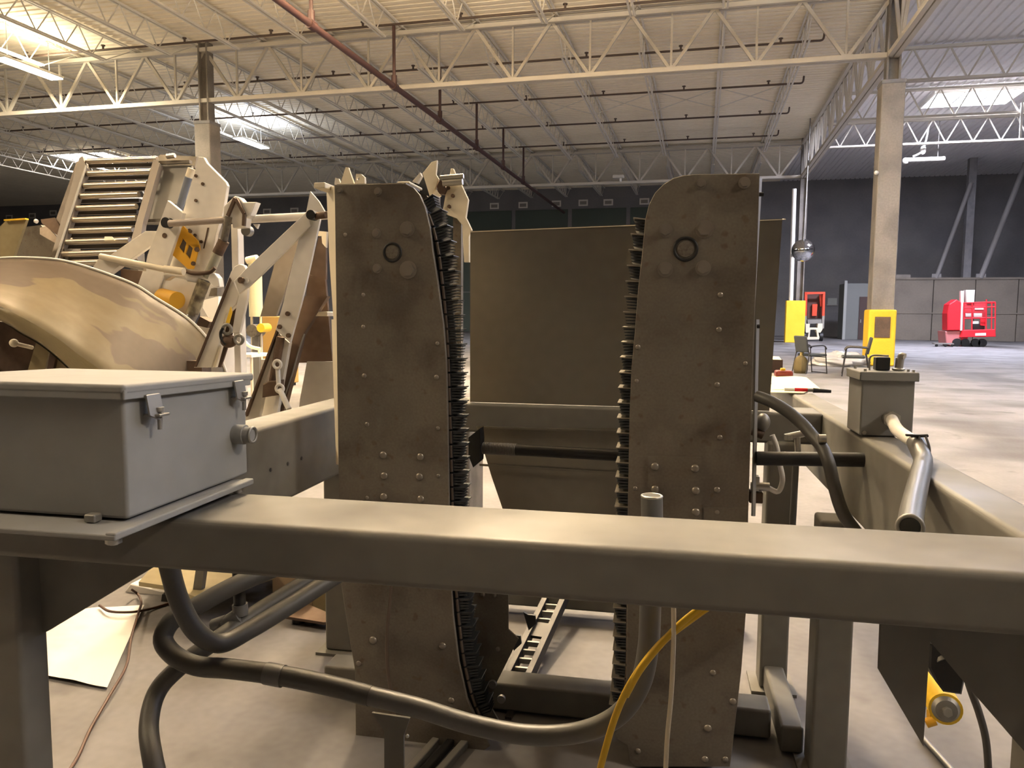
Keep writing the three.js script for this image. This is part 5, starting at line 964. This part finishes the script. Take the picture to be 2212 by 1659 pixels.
{ // red mast lift
  const B = wy(2100, 749, 0), z = B[2];
  const t = wthing('mast_lift', 'bright red personnel lift with a railed basket parked by the brown partition', 'lift', [wz(2095, 700, z)[0], 0, z]);
  const W = (x, y, k = 0) => wz(2020 + x / 10.37, 610 + y / 10.37, z + k);
  add(t, 'chassis', plate([[240, 1110], [560, 1090], [600, 1420], [420, 1440], [260, 1360]].map((q) => W(q[0], q[1])), 1.2, [], 0.03), mat({ color: 0xb06a68, roughness: 0.5 }));
  add(t, 'base_plate', plate([[430, 1380], [1100, 1380], [1110, 1440], [430, 1450]].map((q) => W(q[0], q[1])), 1.3), M.black);
  for (const x of [480, 660, 900, 1050]) { const g = new THREE.CylinderGeometry(0.19, 0.19, 0.14, 18); g.rotateX(Math.PI / 2); const p = W(x, 1400, 0.05); g.translate(p[0], 0.19, p[2]); add(t, 'wheel', g, M.black); }
  add(t, 'battery_cover', plate([[480, 400], [330, 500], [290, 700], [290, 1060], [560, 1060], [590, 480]].map((q) => W(q[0], q[1], 0.1)), 0.8, [], 0.03), M.red, 'big red battery cover');
  add(t, 'mast', [plate([[590, 440], [630, 440], [610, 1080], [565, 1080]].map((q) => W(q[0], q[1], 0.2)), 0.15), plate([[575, 190], [650, 190], [640, 460], [575, 460]].map((q) => W(q[0], q[1], 0.0)), 0.2)], mat({ color: 0xd9b8b4, roughness: 0.5 }));
  add(t, 'white_control_box', plate([[700, 180], [880, 180], [865, 450], [720, 450]].map((q) => W(q[0], q[1], 0.1)), 0.3, [], 0.02), M.white);
  const rail = (l, r = 0.03) => tube(l.map((q) => W(q[0], q[1], q[2] || 0.3)), r, 16, 8);
  const bk = add(t, 'basket_floor', plate([[640, 1080], [1340, 1060], [1350, 1210], [600, 1220]].map((q) => W(q[0], q[1], 0.35)), 0.9, [], 0.02), M.red, 'red basket floor');
  add(bk, 'toe_stripe', plate([[900, 1140], [1140, 1130], [1140, 1190], [900, 1195]].map((q) => W(q[0], q[1], 0.38)), 0.02), M.white);
  for (const x of [650, 830, 1150, 1270, 1350]) add(t, 'basket_post', rail([[x, x === 1150 ? 380 : 450], [x - 8, 1080]]), M.red);
  for (const y of [450, 560, 800]) add(t, 'basket_rail', rail([[640, y + 10], [1350, y - 10]]), M.red);
  for (const y of [470, 800]) add(t, 'basket_rail', rail([[640, y, -0.4], [1340, y - 10, -0.4]]), M.red);
  add(t, 'back_cover', plate([[660, 470], [1140, 460], [1130, 800], [660, 820]].map((q) => W(q[0], q[1], 0.05)), 0.1), mat({ color: 0xb8323a, roughness: 0.5 }));
  for (const [a, b, c, d] of [[890, 565, 1085, 610], [680, 690, 820, 770], [865, 690, 1050, 775], [845, 870, 975, 935]]) add(t, 'white_decal', plate([[a, b], [c, b], [c, d], [a, d]].map((q) => W(q[0], q[1], 0.08)), 0.02), M.white);
  add(t, 'dark_pouch', plate([[840, 930], [1120, 920], [1100, 1070], [850, 1070]].map((q) => W(q[0], q[1], 0.1)), 0.1), M.plasticBlack);
  add(t, 'red_pouch', plate([[1020, 820], [1140, 800], [1130, 980], [1020, 960]].map((q) => W(q[0], q[1], 0.2)), 0.1), M.red);
  add(t, 'under_frame', plate([[590, 1220], [740, 1210], [700, 1380], [600, 1390]].map((q) => W(q[0], q[1], 0.1)), 0.5), M.red);
  const d = wthing('low_dolly', 'small low dolly on the floor left of the red lift', 'dolly', wy(2040, 749, 0));
  const q = wy(2037, 749, 0); add(d, 'deck', box(q[0] - 0.4, q[0] + 0.4, 0.12, 0.17, q[2] - 0.3, q[2] + 0.2), M.zincDull);
  for (const x of [-0.32, 0.05, 0.34]) { const g = new THREE.CylinderGeometry(0.065, 0.065, 0.05, 12); g.rotateX(Math.PI / 2); g.translate(q[0] + x, 0.065, q[2] + 0.15); add(d, 'wheel', g, M.black); }
}
{ // orange scissor lift
  const B = wy(1757, 737, 0), z = B[2];
  const t = wthing('scissor_lift', 'narrow orange scissor lift parked right of the wide yellow guard', 'lift', [wz(1757, 700, z)[0], 0, z]);
  const W = (x, y, k = 0) => wz(1690 + x / 11.06, 610 + y / 11.06, z + k);
  for (const [x0, x1] of [[540, 600], [970, 1025]]) { add(t, 'basket_post', plate([[x0, 230], [x1, 230], [x1 - 15, 800], [x0 - 15, 800]].map((q) => W(q[0], q[1])), 0.3), M.orange); add(t, 'mast_rail', plate([[x0 - 15, 800], [x1 - 15, 800], [x1 - 30, 1100], [x0 - 25, 1100]].map((q) => W(q[0], q[1])), 0.3), M.zinc); }
  add(t, 'top_rail', plate([[570, 230], [1020, 225], [1020, 275], [580, 285]].map((q) => W(q[0], q[1], 0.02)), 0.1), M.orange);
  add(t, 'back_panel', plate([[600, 290], [960, 290], [940, 860], [600, 860]].map((q) => W(q[0], q[1], -0.5)), 0.2), mat({ color: 0x54382f, roughness: 0.7 }));
  add(t, 'orange_box', plate([[720, 520], [840, 520], [820, 800], [710, 800]].map((q) => W(q[0], q[1], -0.3)), 0.15), M.orange);
  add(t, 'side_box', plate([[890, 290], [980, 280], [970, 560], [910, 580]].map((q) => W(q[0], q[1], -0.2)), 0.2), M.orange);
  add(t, 'platform', plate([[600, 890], [940, 880], [940, 980], [610, 990]].map((q) => W(q[0], q[1], 0.1)), 0.8), M.zincDull);
  add(t, 'chassis', plate([[560, 990], [660, 990], [650, 1080], [840, 1080], [850, 980], [960, 980], [960, 1120], [910, 1200], [820, 1200], [810, 1130], [670, 1130], [650, 1200], [560, 1200]].map((q) => W(q[0], q[1], 0.1)), 0.6), M.cream);
  add(t, 'chassis_bar', plate([[560, 1310], [880, 1300], [880, 1360], [560, 1370]].map((q) => W(q[0], q[1], 0.1)), 0.8), M.cream);
  add(t, 'tie_bar', [plate([[640, 1130], [670, 1130], [650, 1320], [610, 1320]].map((q) => W(q[0], q[1], 0.08)), 0.3), plate([[815, 1130], [845, 1130], [890, 1330], [840, 1330]].map((q) => W(q[0], q[1], 0.08)), 0.3)], M.cream);
  for (const x of [520, 930]) { const g = new THREE.CylinderGeometry(0.26, 0.26, 0.16, 18); g.rotateZ(Math.PI / 2); const p = W(x, 1350, 0); g.translate(p[0], 0.26, p[2] - 0.15); add(t, 'wheel', g, M.black); }
}
{ // brown partition enclosure and what stands beside it
  const z = -49.5;
  const w = (x, y) => wz(x, y, z);
  const yt = w(2050, 604)[1], x0 = w(1925, 680)[0], x1 = X1 - 6;
  const t = wthing('partition_screen', 'long brown panelled partition behind the red lift', 'partition', [(x0 + x1) / 2, 0, z]);
  const n = 6; for (let i = 0; i < n; i++) add(t, 'panel', box(x0 + (x1 - x0) * i / n + 0.02, x0 + (x1 - x0) * (i + 1) / n - 0.02, 0, yt, z - 0.15, z, 0.02), M.partition);
  add(t, 'top_rail', box(x0, x1, yt, yt + 0.12, z - 0.2, z + 0.05), M.partition); add(t, 'mid_rail', box(x0, x1, 1.55, 1.63, z - 0.02, z + 0.04), M.partition);
  const g0 = w(1822, 612), g1 = w(1925, 606);
  const u = wthing('grey_booth', 'narrow grey booth with a dark door left of the tall grey column', 'booth', [(g0[0] + g1[0]) / 2, 0, z + 0.2]);
  const zb = z + 0.4, q = (x, y) => wz(x, y, zb);
  add(u, 'wall', box(q(1822, 700)[0], q(1880, 700)[0], 0, q(1850, 612)[1], zb - 2, zb, 0.02), mat({ color: 0x6f716e, roughness: 0.7 }));
  add(u, 'corner_post', box(q(1820, 700)[0], q(1826, 700)[0], 0, q(1850, 610)[1] + 0.1, zb - 0.1, zb + 0.08), mat({ color: 0x9a9b96, roughness: 0.6 }));
  add(u, 'corner_post', box(q(1874, 700)[0], q(1881, 700)[0], 0, q(1850, 608)[1] + 0.15, zb - 0.1, zb + 0.08), mat({ color: 0x9a9b96, roughness: 0.6 }));
  const dr = add(u, 'door', box(q(1854, 700)[0], q(1876, 700)[0], 0.02, q(1860, 641)[1], zb, zb + 0.06), mat({ color: 0x42302c, roughness: 0.7 }), 'dark reddish door');
  add(dr, 'handle', box(q(1857, 700)[0], q(1859, 700)[0], 1.0, 1.2, zb + 0.06, zb + 0.12), M.zincDull);
  const s = wthing('notice_board', 'pale notice board on the dark wall right of the orange lift', 'notice', wz(1797, 652, Z0 + 0.05));
  const e = (x, y) => wz(x, y, Z0 + 0.06); add(s, 'board', box(e(1788, 650)[0], e(1808, 650)[0], e(1797, 658)[1], e(1797, 644)[1], Z0, Z0 + 0.06), mat({ color: 0xa5a8a2, roughness: 0.7 })); add(s, 'border', [box(e(1788, 650)[0] - 0.05, e(1808, 650)[0] + 0.05, e(1797, 659)[1] - 0.03, e(1797, 658)[1], Z0, Z0 + 0.07)], M.zincDull);
  // braces in the dark bay
  const bz = -49.55;
  const b = (label, x0_, y0_, x1_, y1_, r) => { const a = wz(x0_, y0_, bz), c = wz(x1_, y1_, bz); const o = wthing('wind_brace', label, 'brace', [(a[0] + c[0]) / 2, (a[1] + c[1]) / 2, bz]); add(o, 'tube', rod(a, c, r, 12), M.brace); add(o, 'end_plate', box(a[0] - 0.25, a[0] + 0.25, yt + 0.12, Math.max(a[1], yt) + 0.25, bz - 0.08, bz + 0.08), M.brace); };
  b('pale diagonal wind brace rising to the right edge of the photo', 2118, 601, 2216, 352, 0.15);
  b('faint diagonal wind brace right of the tall grey column', 2022, 601, 2098, 395, 0.12);
  const c = wz(2092, 500, bz - 0.6); const o = wthing('wind_column', 'faint grey column in the dark bay behind the wind braces', 'column', [c[0], 0, c[2]]); add(o, 'shaft', box(c[0] - 0.2, c[0] + 0.2, 0, HR, c[2] - 0.2, c[2] + 0.2), M.wallDark); add(o, 'base_plate', box(c[0] - 0.3, c[0] + 0.3, 0, 0.03, c[2] - 0.3, c[2] + 0.3), M.wallDark);
  // beam lying on top, white strip fixture, small lights
  const k = wthing('loose_plank', 'pale plank lying on top of the brown partition beside the column', 'plank', [w(1945, 603)[0], yt + 0.12, z]); add(k, 'plank', box(w(1925, 603)[0], w(1966, 603)[0], yt + 0.12, yt + 0.3, z - 0.1, z + 0.05), M.column);
}
{ // unlit white strip fixture under the skylight
  const z = -40; const a = wz(1957, 346, z), b = wz(2041, 340, z), y = a[1];
  const t = wthing('strip_light', 'unlit white strip light hanging on a bent conduit below the right skylight', 'lamp', [(a[0] + b[0]) / 2, y, z]);
  add(t, 'housing', box(a[0], b[0], y - 0.09, y + 0.09, z - 0.15, z + 0.15, 0.05), M.white);
  const e = new THREE.SphereGeometry(0.15, 12, 10); e.translate(a[0] - 0.02, y - 0.03, z); add(t, 'end_cap', e, M.white);
  const p = [[1972, 338], [1985, 332], [1994, 324], [1998, 310], [2001, 300]].map((q) => wz(q[0], q[1], z));
  add(t, 'conduit', tube([...p, [p[4][0] + 0.1, 10.4, z]], 0.045, 40, 8), M.white);
  const jb = new THREE.SphereGeometry(0.16, 12, 10); jb.scale(0.8, 1.3, 0.8); jb.translate(...p[2]); add(t, 'junction', jb, M.white);
  add(t, 'hanger', rod([b[0] - 0.3, y, z], [b[0] - 0.3, 10.4, z], 0.015, 6), M.zincDull);
  const s = wz(1893, 373, -23.4); const d = wthing('sensor', 'small white sensor on the left side of the tall grey column', 'sensor', s); const g = new THREE.SphereGeometry(0.06, 12, 10); g.translate(...s); add(d, 'lens', g, M.white); add(d, 'arm', rod(s, [4.65, s[1], ZN + 0.05], 0.02, 8), M.zincDull);
  const f0 = wz(1336, 382, ZF + 0.3); const f = wthing('girder_lamp', 'small white lamp standing on the far girder bottom chord', 'lamp', f0);
  add(f, 'head', box(f0[0] - 0.3, f0[0] + 0.3, f0[1] - 0.07, f0[1] + 0.09, ZF + 0.15, ZF + 0.45, 0.03), M.white); add(f, 'stem', rod([f0[0] + 0.1, GB + 0.06, ZF + 0.16], [f0[0] + 0.1, f0[1], ZF + 0.3], 0.07, 8), M.white);
  const h = wthing('hanging_drop', 'thin white drop rod hanging from the lit joist at the right edge', 'rod', wz(2205, 260, -34)); add(h, 'rod', rod(wz(2208, 222, -34), wz(2204, 298, -34), 0.05, 8), M.white);
}
{ // row of small white boards high on the back wall
  const list = [[20, 470, 'first'], [70, 466, 'second'], [115, 460, 'third'], [577, 457, 'fourth'], [636, 455, 'fifth'], [1068, 445, 'first'], [1130, 443, 'second'], [1202, 440, 'third'], [1260, 438, 'fourth'], [1314, 437, 'fifth'], [1392, 435, 'sixth']];
  const pw = ['leftmost', 'second', 'third', 'fourth', 'fifth', 'last'];
  let a = 0, b = 0; const z = Z0 + 0.02;
  for (const [x, y] of list) {
    const c = wz(x, y, z); const left = x < 900; const i = left ? a++ : b++;
    const lb = left ? ['leftmost white board high on the dark back wall at the left edge', 'second white board from the left high on the dark back wall', 'white board high on the back wall, half behind the conveyor', 'white board above the beige cross tube, the left one of two', 'white board above the beige cross tube, the right one of two'][i] : `${pw[i]} of the six small white boards on the back wall above the hopper panel`;
    const t = wthing('white_board', lb, 'sign', c, 'white boards high on the back wall');
    add(t, 'board', box(c[0] - 0.34, c[0] + 0.34, c[1] - 0.22, c[1] + 0.22, Z0, Z0 + 0.05), M.white);
    add(t, 'grey_face', box(c[0] - 0.24, c[0] + 0.24, c[1] - 0.13, c[1] + 0.11, Z0 + 0.05, Z0 + 0.06), M.zincDull);
  }
  // darker green dock panels below them
  for (let i = 0; i < 5; i++) { const x0 = -22 + i * 4.2, Zd = Z0 + 0.03; const t = wthing('dock_panel', ['first dark green dock panel from the left on the back wall', 'second dark green dock panel from the left on the back wall', 'third dark green dock panel on the back wall', 'fourth dark green dock panel on the back wall', 'last dark green dock panel on the back wall'][i], 'dock door', [x0 + 2, 5, Z0]); for (let k = 0; k < 3; k++) add(t, 'panel', box(x0 + 0.1, x0 + 4, 3 * k + 0.02, 3 * k + 2.95, Zd, Zd + 0.03), M.wallGreen); }
}
renderer.render(scene, camera);
